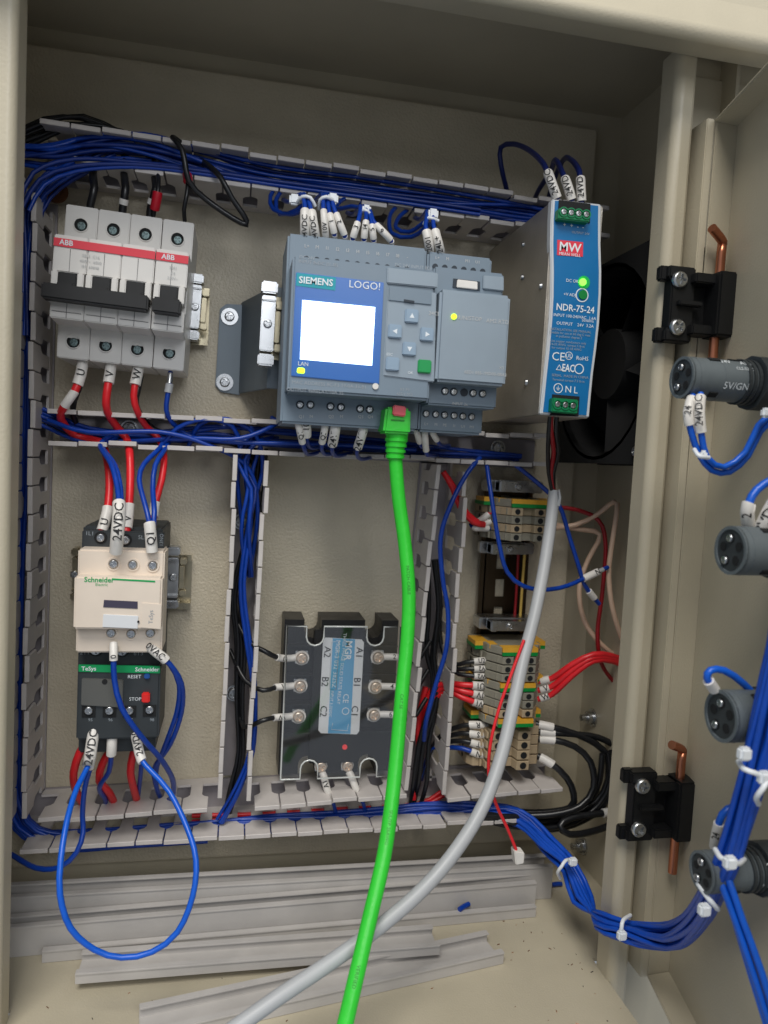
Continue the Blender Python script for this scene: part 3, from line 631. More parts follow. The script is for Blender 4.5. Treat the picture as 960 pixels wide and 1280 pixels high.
for i, y in enumerate((920, 932, 944.5, 957.5)): tblock(646, y, 'B', 'wide beige terminal block, %s of the four at the foot of the rail' % ords[i])
def tclamp(label, px, py, h=30):
    p = P(px, py, h); clampv = thing('end_clamp', label, 'clamp', (RX, p[1], h), 'rail end clamps')
    part('clamp_plate', M().box(RX-15, RX+10, p[1]-3.2, p[1]+3.2, h-8, h).box(RX-15, RX-11, p[1]-3.4, p[1]+3.4, h-12, h+1.5), ZNC, clampv, .6)
    part('clamp_foot', M().box(RX-20, RX+18, p[1]-3.8, p[1]+3.8, 8, h-8), ZNC, clampv, .8); inst('clamp_screw', SC22, clampv, (RX-2, p[1], h))
tclamp('zinc end clamp above the upper terminal blocks', 650, 609); tclamp('zinc end clamp just below the upper terminal blocks', 640, 687, 22); tclamp('zinc end clamp above the lower terminal blocks', 643, 783)

# ================================================================= FAN
FBK = mat('fan_black', (6, 6, 7), .85)
t = thing('cooling_fan', 'black cooling fan in the shadow on the right side wall', 'fan', (250, 5, 55))
FX0, FX1 = 212, 249.6; z0, z1, h0, h1 = 6, 126, -2, 118; zc, hc = 66, 58
m = M()
for (a, b) in ((FX0, FX0+4), (FX1-4, FX1)):
    n = 32; pts_o = []; pts_i = []
    for i in range(n):
        a_ = 2*math.pi*i/n; c_, s_ = math.cos(a_), math.sin(a_); k = 60/max(abs(c_), abs(s_))
        pts_o.append((zc+s_*k, hc+c_*k)); pts_i.append((zc+s_*56, hc+c_*56))
    vs = [V((x, z, h)) for x in (a, b) for pp in (pts_o, pts_i) for z, h in pp]
    fs = [(i, (i+1) % n, n+(i+1) % n, n+i) for i in range(n)]+[(2*n+i, 2*n+(i+1) % n, 3*n+(i+1) % n, 3*n+i) for i in range(n)]+[(i, (i+1) % n, 2*n+(i+1) % n, 2*n+i) for i in range(n)]+[(n+i, n+(i+1) % n, 3*n+(i+1) % n, 3*n+i) for i in range(n)]
    m.add(vs, fs)
m.ring((FX0, zc, hc), (1, 0, 0), 58, 56, FX1-FX0, 32); part('fan_frame', m, FBK, t)
part('dark_backing_disc', M().cyl((FX1-1.5, zc, hc), (1, 0, 0), 57, 1, 32), FBK, t)  # plain black disc, added so the fan opening looks dark
hub = part('fan_hub', M().cyl((FX0+5, zc, hc), (1, 0, 0), 21, 28, 24), FBK, t)
for k in range(5):
    a0 = k*2*math.pi/5; m = M(); vs = []
    for j in range(6):
        rr = 20+j*6.6
        for (dx, da) in ((6, -.28), (28, .32)): vs.append(V((FX0+dx, zc+math.sin(a0+da)*rr, hc+math.cos(a0+da)*rr)))
    m.add(vs+[v+Vector((1, 0, .6)) for v in vs], [(2*j, 2*j+1, 2*j+3, 2*j+2) for j in range(5)]+[(12+2*j, 12+2*j+1, 12+2*j+3, 12+2*j+2) for j in range(5)], True); part('fan_blade', m, FBK, hub)
for a_ in (.5, 2.1, 3.7, 5.3): 
    m = M(); m.tube([Vector((FX1-3, -(hc+math.cos(a_)*20), zc+math.sin(a_)*20)), Vector((FX1-3, -(hc+math.cos(a_)*57), zc+math.sin(a_)*57))], 2, 6); part('fan_strut', m, FBK, t)
for (z, h) in ((z0+7, h0+7), (z0+7, h1-11), (z1-7, h0+7), (z1-7, h1-7)): inst('fan_screw', SC30, t, (FX0-.1, z, h), (0, 0, -math.pi/2))

# ================================================================= OFFCUTS ON THE FLOOR
def offcut(A, B, wd, hh, label, lift=0, mt=OFC):
    a = V(PZ(*A, ZB+lift+hh)); b = V(PZ(*B, ZB+lift+hh)); d = (b-a).normalized(); a.z = b.z = ZB+lift
    d = (b-a).normalized(); n = Vector((d.y, -d.x, 0)).normalized()
    if n.y > 0: n = -n          # towards the viewer
    pr = [(0, 0), (wd, 0), (wd, hh), (wd+.6, hh), (wd+.6, hh+1.2), (wd-3.2, hh+1.2), (wd-3.2, hh), (wd-1.3, hh), (wd-1.3, 1.4), (1.3, 1.4), (1.3, hh), (3.2, hh), (3.2, hh+1.2), (-.6, hh+1.2), (-.6, hh), (0, hh)]
    k = len(pr); vs = [a+n*u+Vector((0, 0, z)) for u, z in pr]+[b+n*u+Vector((0, 0, z)) for u, z in pr]
    m = M(); m.add(vs, [list(range(k)), list(range(k, 2*k))]+[(i, (i+1) % k, k+(i+1) % k, k+i) for i in range(k)])
    return solo('duct_offcut', m, mt, label, 'duct cover offcut', 'duct cover offcuts on the cabinet floor', bev=.3)
offcut((-30, 1108), (680, 1069), 15, 21, 'longest grey duct offcut lying at the back against the plate', 0)
offcut((-30, 1149), (661, 1092), 12, 16, 'tall grey duct offcut in front of the rear one, ending under the white plug', 0)
offcut((62, 1163), (655, 1113), 19, 6, 'long grey duct cover strip with a blue wire scrap inside', 0)
offcut((103, 1190), (540, 1158), 18, 5, 'short grey duct offcut in the middle of the floor under the blue loop', 4.5)
offcut((174, 1258), (608, 1165), 20, 6, 'slanting grey duct offcut nearest the front', 0)
for (A, B, lab, up_) in (((574, 1137), (586, 1130), 'tiny blue wire scrap lying on a grey offcut', 7.4), ((690, 1106), (702, 1105), 'tiny blue wire scrap lying on the cabinet floor', .8)):
    a, b = V(PZ(*A, ZB+up_+1)), V(PZ(*B, ZB+up_+1)); solo('wire_scrap', M().tube([a, (a+b)/2+Vector((0, 0, .3)), b], 1.5, 8), BLU, lab, 'wire scrap', 'blue wire scraps')

# ================================================================= DOOR
DT, DB = 180.5, -271
HX, HH0 = 242, 128.6           # hinge side inner corner of the door
ta = math.tan(math.radians(12.4))
dr = thing('cabinet_door', 'open beige cabinet door with folded edge at the right', 'door', (HX, DB, HH0))
def dx(h, off=0): return HX-(h-HH0)*ta+off
L = 330
m = M(); m.ext([(dx(HH0), DB, HH0), (dx(HH0+L), DB, HH0+L), (dx(HH0+L)+1.6, DB, HH0+L), (dx(HH0)+1.6, DB, HH0)], (0, DT-DB, 0)); part('door_panel', m, BEI, dr)
ch = 0
def slab(name, poly, vec): part(name, M().ext(poly, vec), BEI, dr, .5)
slab('edge_flange', [(228.6, DB+ch, HH0+.6), (243, DB, HH0-.5), (243, DT, HH0-.5), (229.5, DT-ch, HH0+1)], (0, 0, -1.6))
part('flange_hem', M().box(224.6, 228.9, DB, DT, 113, HH0+.4), BEI, dr, .5)
slab('top_flange', [(228.6, DT-ch, HH0+.6), (243, DT, HH0-.5), (dx(HH0+L), DT, HH0+L), (dx(HH0+L)-12.7, DT-ch, HH0+L-2.8)], (0, -1.6, 0))
slab('bottom_flange', [(228.6, DB+ch, HH0+.6), (243, DB, HH0-.5), (dx(HH0+L), DB, HH0+L), (dx(HH0+L)-12.7, DB+ch, HH0+L-2.8)], (0, 1.6, 0))
def hinge(cy, label, lx, s1, s2, pintop, kx):
    # lx: left px of leaf at cy
    c = P(*s1, 126); d = P(*s2, 126); zm = (c[1]+d[1])/2; xm = (c[0]+d[0])/2
    t = thing('door_hinge', label, 'hinge', (xm, zm, 125.2), 'door hinges')
    hz = (c[1]-d[1])/2
    m = M(); m.face([(xm-6, zm-hz-7), (xm+9, zm-hz-7), (xm+9, zm+hz+7), (xm-6, zm+hz+7), (xm-6, zm+hz+1), (xm-4, zm+hz+1), (xm-4, zm-hz-1), (xm-6, zm-hz-1)], 125.2, 133)
    m.box(xm-9, xm-3, zm+hz+0, zm+hz+7.4, 125.4, 130); m.box(xm-9, xm-3, zm-hz-7.4, zm-hz, 125.4, 130); part('leaf', m, BPL, t, .8)
    part('arm', M().box(xm+6, xm+23, zm+hz-1.5, zm+hz+3.5, 128, 138).box(xm+6, xm+23, zm-hz-3.5, zm-hz+1.5, 128, 138).box(xm+7, xm+18, zm-hz+1, zm+hz-1, 127, 130), BPL, t, .7)
    part('stop_bar', M().box(xm-1, xm+12, zm-1, zm+1.4, 132, 136), BPL, t, .5)
    kx0 = xm+16.5; part('knuckle', M().box(kx0, kx0+11, zm-hz-4, zm+hz+4.5, 127, 142), BPL, t, 1)
    for (q, r_) in ((c, .3), (d, 1.0)): inst('screw_head', SC40, t, (q[0], q[1], 132.8), (0, r_, 0))
    px_ = kx0+4; pp = [Vector((px_, -135, zm-hz-pintop[1])), Vector((px_, -135, zm+hz+pintop[0]-6)), Vector((px_+.3, -135, zm+hz+pintop[0]-2)), Vector((px_-1, -135.5, zm+hz+pintop[0]+.3)), Vector((px_-9, -139, zm+hz+pintop[0]+4))]
    part('hinge_pin', M().tube(spline(pp, 3), 2.3, 12), COP, t)
hinge(0, 'upper black door hinge with copper pin beside the power supply', 0, (839, 354), (836, 412), (21, 30), 0)
hinge(0, 'lower black door hinge with copper pin beside the blue wire bundle', 0, (794, 975), (789, 1028), (20, 24), 0)
# pilot lamps through the door
LAMPS = []
def lamp(px, py, X, rpx, label, marks):
    c = PX(px, py, X); e = PX(px, py-rpx, X); r = abs(e[1]-c[1])
    t = thing('pilot_lamp', label, 'pilot lamp', c, 'pilot lamps on the door'); x, z, h = c; LAMPS.append((c, r))
    wall = dx(h)-X
    m = M(); m.cyl((x, z, h), (1, 0, 0), r, wall-12, 28); m.ring((x-.6, z, h), (1, 0, 0), r, r*.86, 1.2, 28); part('lamp_body', m, LMP, t)
    part('end_recess', M().cyl((x-.05, z, h), (1, 0, 0), r*.86, .3, 24), DPL, t)
    for k in range(5):
        a_ = k*2*math.pi/5+.4; part('end_hole', M().cyl((x-.25, z+math.sin(a_)*r*.5, h+math.cos(a_)*r*.5), (1, 0, 0), r*.2, .4, 12), SHD, t)
    m = M()
    for k in range(3): m.ring((x+wall-18+k*2.4, z, h), (1, 0, 0), r*1.1, r*.8, 1.4, 28)
    part('thread_rings', m, DPL, t)
    m = M()
    for (ox, an, ln) in ((9, 62, 5), (9, -50, 4), (20, 75, 7)):
        a_ = math.radians(an); nz, nh = math.sin(a_), math.cos(a_); k_ = r*.97
        m.ext([(x+ox, z+nz*k_+nh*1.3, h+nh*k_-nz*1.3), (x+ox+ln, z+nz*k_+nh*1.3, h+nh*k_-nz*1.3), (x+ox+ln, z+nz*k_-nh*1.3, h+nh*k_+nz*1.3), (x+ox, z+nz*k_-nh*1.3, h+nh*k_+nz*1.3)], (0, nz*.7, nh*.7))
    part('clip_slot', m, SHD, t)
    m = M()
    m.ring((x+14.5, z, h), (1, 0, 0), r*1.012, r*.9, .35, 28); m.ring((x+3, z, h), (1, 0, 0), r*1.012, r*.9, .35, 28); part('mould_seam', m, LMP, t)
    for k in (1, 3):
        a_ = k*2*math.pi/5+.4; inst('contact_screw', SC17, t, (x-.5, z+math.sin(a_)*r*.5, h+math.cos(a_)*r*.5), (0, 0, -math.pi/2))
    m = M(); n = 24
    m.cyl((x+wall-11, z, h), (1, 0, 0), r*1.32, 10, 12); part('lock_nut', m, DPL, t, .6)
    for (s_, off, sz) in marks:
        a_ = math.radians(off[1]); nz, nh = math.sin(a_), math.cos(a_)
        # facing direction (-x component none): print sits on the barrel
        text(t, s_, (x+off[0], z+nz*(r+.25), h+nh*(r+.25)), sz, WIN, U=(1, 0, 0), W=(0, nh, -nz))
    return t
lamp(853, 472, 186, 26, 'uppermost grey pilot lamp body behind the copper pin', [('ABB', (26, 52), 3.6), ('CL2-523C', (24, 30), 2.0), ('24V', (16, 52), 3), ('5V/GN', (20, -20), 4.2)])
lamp(914, 688, 186, 31, 'second grey pilot lamp body from the top of the door', [('220V', (22, -30), 3.2)])
lamp(902, 895, 186, 33, 'grey pilot lamp body third from the top with faded print', [('X1', (12, 0), 4), ('||||', (11, 40), 3)])
lamp(878, 1090, 186, 26, 'lowest grey pilot lamp body behind the blue bundle', [('CE', (26, 25), 7.5), ('ABB 230V', (28, -15), 3.4)])

# ================================================================= WIRES
def toV(pts, hd): return [V(P(p[0], p[1], p[2] if len(p) > 2 else hd)) for p in pts]
def wire(pts, r, mt, label, sleeves=(), group=None, h=45, name='wire', cat='wire', n=8, lugs=()):
    """sleeves: (start mm, end mm, text or '') measured from the first point"""
    path = spline(toV(pts, h)); o = solo(name, M().tube(path, r, n), mt, label, cat, group)
    tot = sum((path[i+1]-path[i]).length for i in range(len(path)-1))
    for (a, b, s_, *rest) in sleeves:
        if a < 0: a, b = tot+a, tot+b
        seg = cut(path, a, b)
        if len(seg) < 2: continue
        col = rest[0] if rest else SLV; rr = rest[1] if len(rest) > 1 else r+.75
        if len(seg) < 4: seg = [seg[0]+(seg[-1]-seg[0])*k/3 for k in range(4)]
        sl = part('marker_sleeve' if col is SLV else 'ferrule', M().tube(seg, rr, 12), col, o)
        if s_:
            mid = seg[len(seg)//2]; T = (seg[-1]-seg[0]).normalized(); vw = (Vector((0, -D, 0))-mid).normalized(); Wd = vw.cross(T).normalized(); nn = T.cross(Wd).normalized()
            if nn.dot(vw) < 0: nn = -nn
            tt = T
            if T.z > 0.0: tt = T
            tt = T if T.z > 0 or abs(T.x) > abs(T.z) and T.x > 0 else -T
            Wd = nn.cross(tt).normalized()
            p = mid+nn*(rr+.12); vs, fs = textmesh(s_, .01); m = M(); sz = min(rr*1.9, (seg[-1]-seg[0]).length/(len(s_)*.62))
            m.add([p+tt*(v.x*sz)+Wd*(v.y*sz) for v in vs], fs); part('lettering', m, INK, sl)
    return o
def bundle(pts, n, r, mt, label, group, spread=4, h=30, seed=0, flat=.6, cat='wire', wander=.8, name='wire', jitter_ends=0):
    rnd_ = random.Random(seed); base = toV(pts, h); k = len(base)
    spr = spread if isinstance(spread, (list, tuple)) else [spread]*k
    for i in range(n):
        a0 = rnd_.uniform(0, 6.28); rr = math.sqrt((i+.5)/n); ph = rnd_.uniform(-wander, wander); out = []
        for j in range(k):
            T = (base[min(j+1, k-1)]-base[max(j-1, 0)]).normalized(); u = T.cross(Vector((0, 1, 0))).normalized(); q = T.cross(u)
            a = a0+ph*j+rnd_.uniform(-.35, .35)*wander
            out.append(base[j]+(u*math.cos(a)+q*math.sin(a)*flat)*spr[j]*rr)
        s0 = rnd_.uniform(0, jitter_ends)
        solo(name, M().tube(spline(out, 7), r*rnd_.uniform(.9, 1.1), 7), mt if mt is not BLU else rnd_.choice([BLU, BLU, BLU3]), label, cat, group)
RB = 1.15
# top duct: black and blue runs
bundle([(20, 178), (60, 160), (105, 155), (150, 172), (185, 190), (250, 205)], 9, 1.25, BLK, 'black wire arching in the upper left corner of the top duct', 'black wires in the top duct', [6, 7, 7, 5, 4, 3], 28, 1)
bundle([(15, 195), (70, 200), (120, 188), (180, 186), (250, 202), (340, 222), (450, 236), (560, 250), (640, 262), (690, 270)], 14, RB, BLU, 'blue wire in the bundle along the top duct', 'blue wires in the top duct', [7, 8, 8, 9, 8, 8, 8, 8, 7, 5], 32, 2)
bundle([(30, 260), (50, 225), (95, 208), (170, 206), (260, 215), (360, 228), (480, 245), (600, 262)], 4, RB, BLU, 'blue wire crossing the lower edge of the top duct', 'blue wires over the duct lip', [5, 5, 4, 2, 2, 3, 3, 4], 44, 3)
bundle([(140, 185), (100, 205), (65, 225), (42, 260), (38, 320), (34, 420)], 8, RB, BLU, 'blue wire turning from the top duct into the left duct', 'blue wires turning at the upper left corner', [5, 6, 6, 5, 4, 4], 30, 4)
bundle([(34, 250), (30, 400), (26, 560), (22, 700), (18, 850), (16, 960), (28, 1030), (80, 1052), (160, 1050), (260, 1044)], 12, RB, BLU, 'blue wire running down the left duct', 'blue wires in the left duct', [4, 4, 5, 4, 5, 5, 5, 5, 4, 4], 24, 5)
bundle([(40, 1046), (130, 1046), (230, 1038), (330, 1030), (430, 1024), (530, 1014, 24), (600, 1013, 28), (645, 1020, 38), (672, 1044, 52), (700, 1074, 68)], 19, RB, BLU, 'blue wire in the bundle along the bottom duct', 'blue wires in the bottom duct', [4, 5, 5.5, 5.5, 5.5, 5.5, 5, 5, 4, 2], 22, 6)
bundle([(240, 1020), (330, 1014), (420, 1008), (520, 1002), (560, 985)], 2, 1.4, RED, 'red wire low in the bottom duct', 'red wires in the bottom duct', 4, 10, 8)
wire([(225, 178, 46), (216, 172, 50), (228, 188, 52), (236, 226, 50), (256, 248, 46), (290, 272, 44), (309, 281, 44), (304, 268, 46), (290, 248, 48), (276, 222, 50), (262, 208, 44), (250, 200, 30)], 1.6, BLK, 'black wire looping out of the top duct above the breakers')
# wires into the breakers from above
for i, (x, b) in enumerate(((117, 111), (156, 152), (194, 187))):
    wire([(x, 195, 28), (x-1, 218, 36), (x+1, 235, 42), (b+2, 256, 40), (b, 275, 38)], 2.1, BLK, 'thick black wire entering the %s pole from above' % ['first', 'second', 'third'][i], [(-11, -8, '', SLV, 2.5)] if i else [], 'black supply wires above the breakers')
wire([(196, 200, 34), (198, 228, 45), (196, 248, 46), (191, 272, 40)], 1.3, BLK, 'thin black wire with red lug above the third pole', [(-14, -5, '', RTB, 2.6)])
wire([(230, 205, 34), (235, 225, 46), (233, 245, 48), (230, 262, 46), (231, 276, 40)], 1.2, BLK, 'thin black wire with red lug above the single pole breaker', [(10, 19, '', RTB, 2.6)])
# below the breakers
MG = 'marked wires under the breakers'
wire([(104, 448, 42), (101, 468, 46), (93, 490, 48), (80, 508, 46), (76, 524, 36), (95, 545, 26), (125, 552, 30), (134, 575, 40), (137, 605, 48), (134, 640, 56), (126, 668, 62)], 2.2, RED, 'red wire from first breaker pole to the contactor, marked U', [(2, 16, 'U', SLV, 3.0), (20, 30, '', SLV, 2.4), (-16, -2, 'U')], MG)
wire([(140, 448, 42), (137, 470, 46), (133, 495, 48), (134, 514, 44), (145, 532, 34), (158, 548, 30), (162, 565, 42), (163, 600, 50), (161, 635, 56), (158, 665, 62)], 2.2, RED, 'red wire from second breaker pole to the contactor, marked V', [(2, 15, 'V', SLV, 3.0), (-16, -2, 'V')], MG)
wire([(176, 448, 42), (171, 470, 46), (167, 495, 47), (172, 515, 44), (182, 532, 34), (198, 548, 30), (205, 570, 42), (202, 600, 50), (194, 630, 54), (190, 665, 62)], 1.9, RED, 'red wire from third breaker pole to the contactor, marked W', [(2, 16, 'W', SLV, 3.0), (-18, -9, '')], MG)
wire([(176, 470, 42), (172, 490, 44), (170, 505, 42), (182, 528, 30), (205, 542, 28), (240, 545, 26), (300, 556, 24), (326, 600, 20)], 1.7, BLK, 'black wire beside the one marked W under the third pole', [])
wire([(101, 480, 42), (93, 500, 40), (92, 520, 30), (105, 540, 22), (150, 548, 20)], 1.7, BLK, 'black wire beside the one marked U under the first pole')
wire([(213, 465, 44), (212, 480, 46), (208, 505, 46), (210, 520, 44), (222, 535, 36), (245, 548, 34), (300, 553, 40), (420, 556, 40), (520, 562, 40)], 1.4, BLU, 'single blue wire with grey ferrule under the small breaker', [(1, 7, '', ZNC, 1.7), (7, 12, '', GRC, 2.2)])
# middle duct
bundle([(50, 520), (110, 545), (190, 548), (270, 542), (345, 548), (450, 556), (560, 566), (650, 572)], 6, RB, BLU, 'blue wire lying in the middle duct', 'blue wires in the middle duct', [5, 5, 4, 7, 6, 5, 5, 4], 26, 9)
for i, pp in enumerate([[(200, 560, 36), (222, 535, 40), (255, 524, 42), (290, 532, 40), (300, 560, 34), (297, 600, 26), (303, 660, 20)],
                        [(150, 552, 30), (240, 548, 40), (300, 548, 44), (345, 530, 40), (340, 522, 30)],
                        [(60, 525, 36), (110, 540, 40), (200, 540, 42), (260, 556, 40), (310, 585, 34), (322, 640, 26), (312, 720, 20)],
                        [(235, 560, 28), (250, 530, 36), (285, 524, 38), (320, 545, 36), (328, 590, 30), (310, 640, 24)]]):
    wire(pp, 1.3, BLU, ['blue wire arching high in the middle duct left of the controller', 'blue wire crossing the middle duct towards the controller', 'long blue wire rising over the middle duct and dropping into the upright duct', 'blue wire looping at the top of the upright duct'][i])
bundle([(60, 528), (130, 548), (220, 545), (300, 550), (322, 580)], 2, 1.5, BLK, 'black wire low in the middle duct', 'black wires in the middle duct', 4, 18, 11)
# upright duct right of the contactor
bundle([(322, 545), (312, 585), (314, 650), (305, 730), (312, 800), (318, 870), (312, 940), (294, 985), (270, 1025)], 4, RB, BLU, 'blue wire running down the duct right of the contactor', 'blue wires in the contactor side duct', [7, 6, 4, 3, 3, 3, 3, 4, 5], 28, 12)
bundle([(325, 560), (322, 620), (308, 690), (295, 745), (300, 800), (298, 870), (300, 940), (290, 985), (280, 1025, 8)], 5, 1.4, BLK, 'black wire running down the duct right of the contactor', 'black wires in the contactor side duct', [5, 4, 4, 3, 4, 4, 4, 4, 3], 20, 13)
bundle([(345, 545, 20), (322, 552), (305, 575), (312, 610), (305, 660), (310, 720, 20)], 3, RB, BLU, 'blue wire tangled at the top of the upright duct', 'tangled blue wires', [4, 6, 7, 6, 4, 3], 34, 14, wander=1.2)
# relay feeds
for i, (px, py, sg) in enumerate(SSRW):
    y = py+4*sg; s_ = ['U', 'V', 'W', '2', '4', '6'][i]
    if sg < 0: pts_ = [(px-8, py, 27.4), (px-15, py+1, 28), (px-30, py+2-(2 if i == 0 else 0), 30), (px-46, py+(-8 if i == 0 else 6), 34), (px-68, py+(-22 if i == 0 else -6 if i == 1 else 14), 26), (px-(88 if i < 2 else 74), py+(-60 if i == 0 else -45 if i == 1 else -8), 14)]
    else: pts_ = [(px+8, py, 27.4), (px+14, py, 28), (px+30, py+1, 30), (px+48, py+6, 28), (px+66, py-20, 20)]
    o = wire(pts_, 1.5, BLK, 'black wire with white sleeve on relay terminal %s' % ['A2', 'B2', 'C2', 'A1', 'B1', 'C1'][i], [(0, 12, s_, SLV, 2.2)], 'wires on the solid state relay')
    p = P(px, py, 27); part('ring_lug', M().ring((p[0], p[1], 26.8), (0, 0, 1), 4.6, 2, 1.1, 16).box(min(p[0], p[0]+sg*9), max(p[0], p[0]+sg*9), p[1]-1.3, p[1]+1.3, 26.8, 28), SLV, o)
for i, (px, py) in enumerate(((401, 957), (434, 956))):
    o = wire([(px+1, py+8, 27.4), (px+4+i, py+14, 30), (px+8+i*3, py+30, 32), (px+16+i*4, py+48, 28), (px+20+i*4, py+66, 16)], 1.2, BLU, 'blue wire with white sleeve leaving the relay bottom, %s one' % ('left' if i == 0 else 'right'), [(1, 21-i*8, 'A1' if i == 0 else '', SLV, 2.3)], 'control wires on the solid state relay')
    p = P(px, py, 27); part('ring_lug', M().ring((p[0], p[1], 26.8), (0, 0, 1), 4.0, 1.8, 1.1, 16), SLV, o)
# contactor top control wires
wire([(140, 545, 30), (125, 556, 42), (139, 580, 60), (147, 610, 72), (149, 640, 84), (147, 665, 88), (145, 690, 84)], 1.5, BLU, 'blue wire with long white sleeve marked 24VDC above the contactor', [(-28, 0, '24VDC', SLV, 3.3)])
wire([(145, 548, 28), (128, 558, 40), (144, 582, 58), (151, 612, 70), (151, 634, 82)], 1.4, BLU, 'second blue wire sharing the 24VDC sleeve above the contactor')
wire([(205, 548, 28), (200, 560, 44), (180, 580, 56), (174, 600, 64), (181, 630, 74), (187, 655, 80), (190, 690, 80)], 1.4, BLU, 'blue wire bowed left into the sleeve right of 24VDC', [(-15, 0, 'Q1', SLV, 3.0)])
wire([(212, 550, 28), (206, 562, 44), (194, 582, 56), (191, 610, 64), (193, 640, 76), (191, 664, 79), (190, 674, 78)], 1.4, BLU, 'straight blue wire ending at the right side of the contactor top')
# contactor bottom
wire([(142, 804, 80), (142, 822, 84), (143, 850, 84), (152, 885, 86), (176, 920, 82), (202, 950, 70), (216, 975, 50), (216, 995, 34), (206, 1002, 22)], 1.5, BLU, 'blue wire falling in front of the overload relay', [(0, 9, '0', SLV, 2.1)])
for i, (a, b) in enumerate(((0, 0), (6, 3))):
    wire([(184, 806, 74), (196, 816, 80), (212, 830, 80), (224+a/2, 855, 74), (221+a, 890, 64), (207+a, 930, 54), (196-b, 960, 40), (196, 985, 30), (202, 1000, 16)], 1.4, BLU, 'blue wire curving right around the overload relay, %s one' % ('inner' if i == 0 else 'outer'), [(0, 15, '0VAC', SLV, 2.6)] if i == 0 else [], 'blue wires curving round the overload relay')
# overload relay bottom
wire([(120, 900, 66), (117, 915, 70), (114, 935, 74), (110, 958, 78), (96, 985, 90), (84, 1025, 105), (76, 1075, 118), (75, 1118, 124), (88, 1160, 126), (118, 1187, 126), (152, 1197, 126), (190, 1190, 126), (222, 1165, 124), (241, 1120, 120), (245, 1075, 114), (234, 1035, 104), (212, 990, 92), (190, 965, 84), (177, 950, 80), (172, 930, 74), (166, 905, 66)], 1.45, BLU2, 'long blue wire hanging in a big loop below the overload relay, marked 24VDC', [(3, 24, '24VDC', SLV, 3.1), (-22, -3, '24VDC', SLV, 2.6)])
wire([(114, 955, 76), (106, 985, 72), (103, 1020, 68), (104, 1040, 70), (96, 1065, 74), (75, 1084, 74), (45, 1085, 66), (14, 1068, 50)], 1.4, BLU, 'blue wire bending left below the big loop start')
wire([(141, 900, 64), (140, 925, 68), (139, 945, 66), (136, 965, 58), (124, 985, 48), (132, 1000, 30), (130, 1015, 14)], 1.4, BLU, 'blue wire with blank white sleeve under the overload relay', [(0, 19, '', SLV, 2.7)])
wire([(184, 898, 62), (180, 915, 64), (178, 935, 58), (176, 965, 48), (172, 1000, 20)], 1.3, BLU, 'blue wire with short sleeve marked 10 under the overload relay', [(2, 10, '10', SLV, 2.4)])
for i, pp in enumerate([[(112, 922, 50), (100, 940, 54), (92, 965, 50), (94, 985, 42), (103, 1005, 24), (105, 1015, 12)], [(150, 925, 50), (138, 938, 54), (128, 955, 52), (124, 975, 46), (136, 990, 36), (143, 1004, 22)], [(172, 925, 50), (166, 945, 52), (163, 965, 48), (167, 985, 38), (172, 1003, 20)]]):
    wire(pp, 2.2, RED, 'thick red motor wire under the overload relay, %s' % ['left one', 'middle one beside the blank sleeve', 'right one behind the blue wires'][i], [], 'red motor wires under the overload relay')

# controller wires, top
tops = [((381, 257), (381, 293), '24VDC'), ((388, 259), (394, 294), '24VDC'), ((404, 257), (407, 294), '10V'), ((411, 262), (418, 293), '1'), ((418, 262), (431, 295), '2'), ((449, 272), (441, 298), '3'), ((458, 270), (455, 299), 'I4'), ((464, 275), (467, 300), '5'), ((466, 276), (489, 301), '6'), ((532, 282), (537, 311), '2001'), ((542, 282), (550, 312), '24L+')]
GT = 'sleeved wires on top of the logic controller'
for i, ((x0_, y0_), (x1_, y1_), s_) in enumerate(tops):
    bx = 372 if i < 2 else 402 if i < 5 else 452 if i < 9 else 536; by = 246 if i < 5 else 262 if i < 9 else 268
    blue_end = 2 < i < 9
    L0 = math.hypot(x1_-x0_, y1_-y0_)*.41
    wire([(x1_, y1_+5, 92), (x1_, y1_, 96), ((x0_+x1_)/2, (y0_+y1_)/2, 98), (x0_, y0_, 94), ((x0_+bx)/2, by-(3 if i < 5 else 4), 86), (bx-10, by+6, 62), (bx-18, by+4, 30)], 1.2, BLU, 'blue wire, white sleeve marked %s, on controller top, %s from left' % (s_, ords[i] if i else 'first'), [(5.0 if blue_end else 2.0, L0+1.5, s_, SLV, 2.4 if i in (0, 1, 9, 10) else 1.8)] + ([(1.5, 4, '', SLV, 1.5)] if blue_end else []), GT)
# blue loops hanging between duct and controller
for i, pp in enumerate([[(360, 230, 30), (345, 250, 46), (350, 268, 50), (372, 262, 60), (385, 250, 70)], [(352, 228, 30), (338, 245, 44), (342, 262, 50), (366, 268, 58), (388, 256, 74)], [(520, 255, 30), (500, 270, 44), (495, 285, 60), (512, 290, 66), (534, 275, 80)], [(505, 250, 30), (488, 268, 46), (490, 292, 60), (515, 296, 68), (538, 280, 84)], [(440, 244, 30), (425, 252, 50), (420, 262, 64), (440, 258, 76), (455, 262, 86)]]):
    wire(pp, 1.2, BLU, ['outer blue wire loop by the left cable tie over the controller', 'inner blue wire loop by the left cable tie over the controller', 'upper blue wire loop left of the last two sleeves over the controller', 'lower blue wire loop left of the last two sleeves over the controller', 'short blue wire loop between cable ties over the controller'][i])
def tie(pts, label, head, r=.9, h=90, hr=2.6):
    path = spline(toV(pts, h), 2); o = solo('cable_tie', M().tube(path, r, 8), TIE, label, 'cable tie', 'white cable ties')
    p = P(*head); part('tie_head', M().box(p[0]-hr, p[0]+hr, p[1]-hr, p[1]+hr, p[2]-hr*.7, p[2]+hr*.8), TIE, o, .9); return o
tie([(372, 252, 88), (378, 246, 92), (388, 247, 94), (394, 258, 92)], 'white cable tie over the two thick sleeves on the controller', (368, 250, 86))
tie([(399, 262, 88), (400, 250, 92), (408, 246, 94), (416, 250, 92)], 'white cable tie over the third to fifth sleeves on the controller', (416, 249, 90))
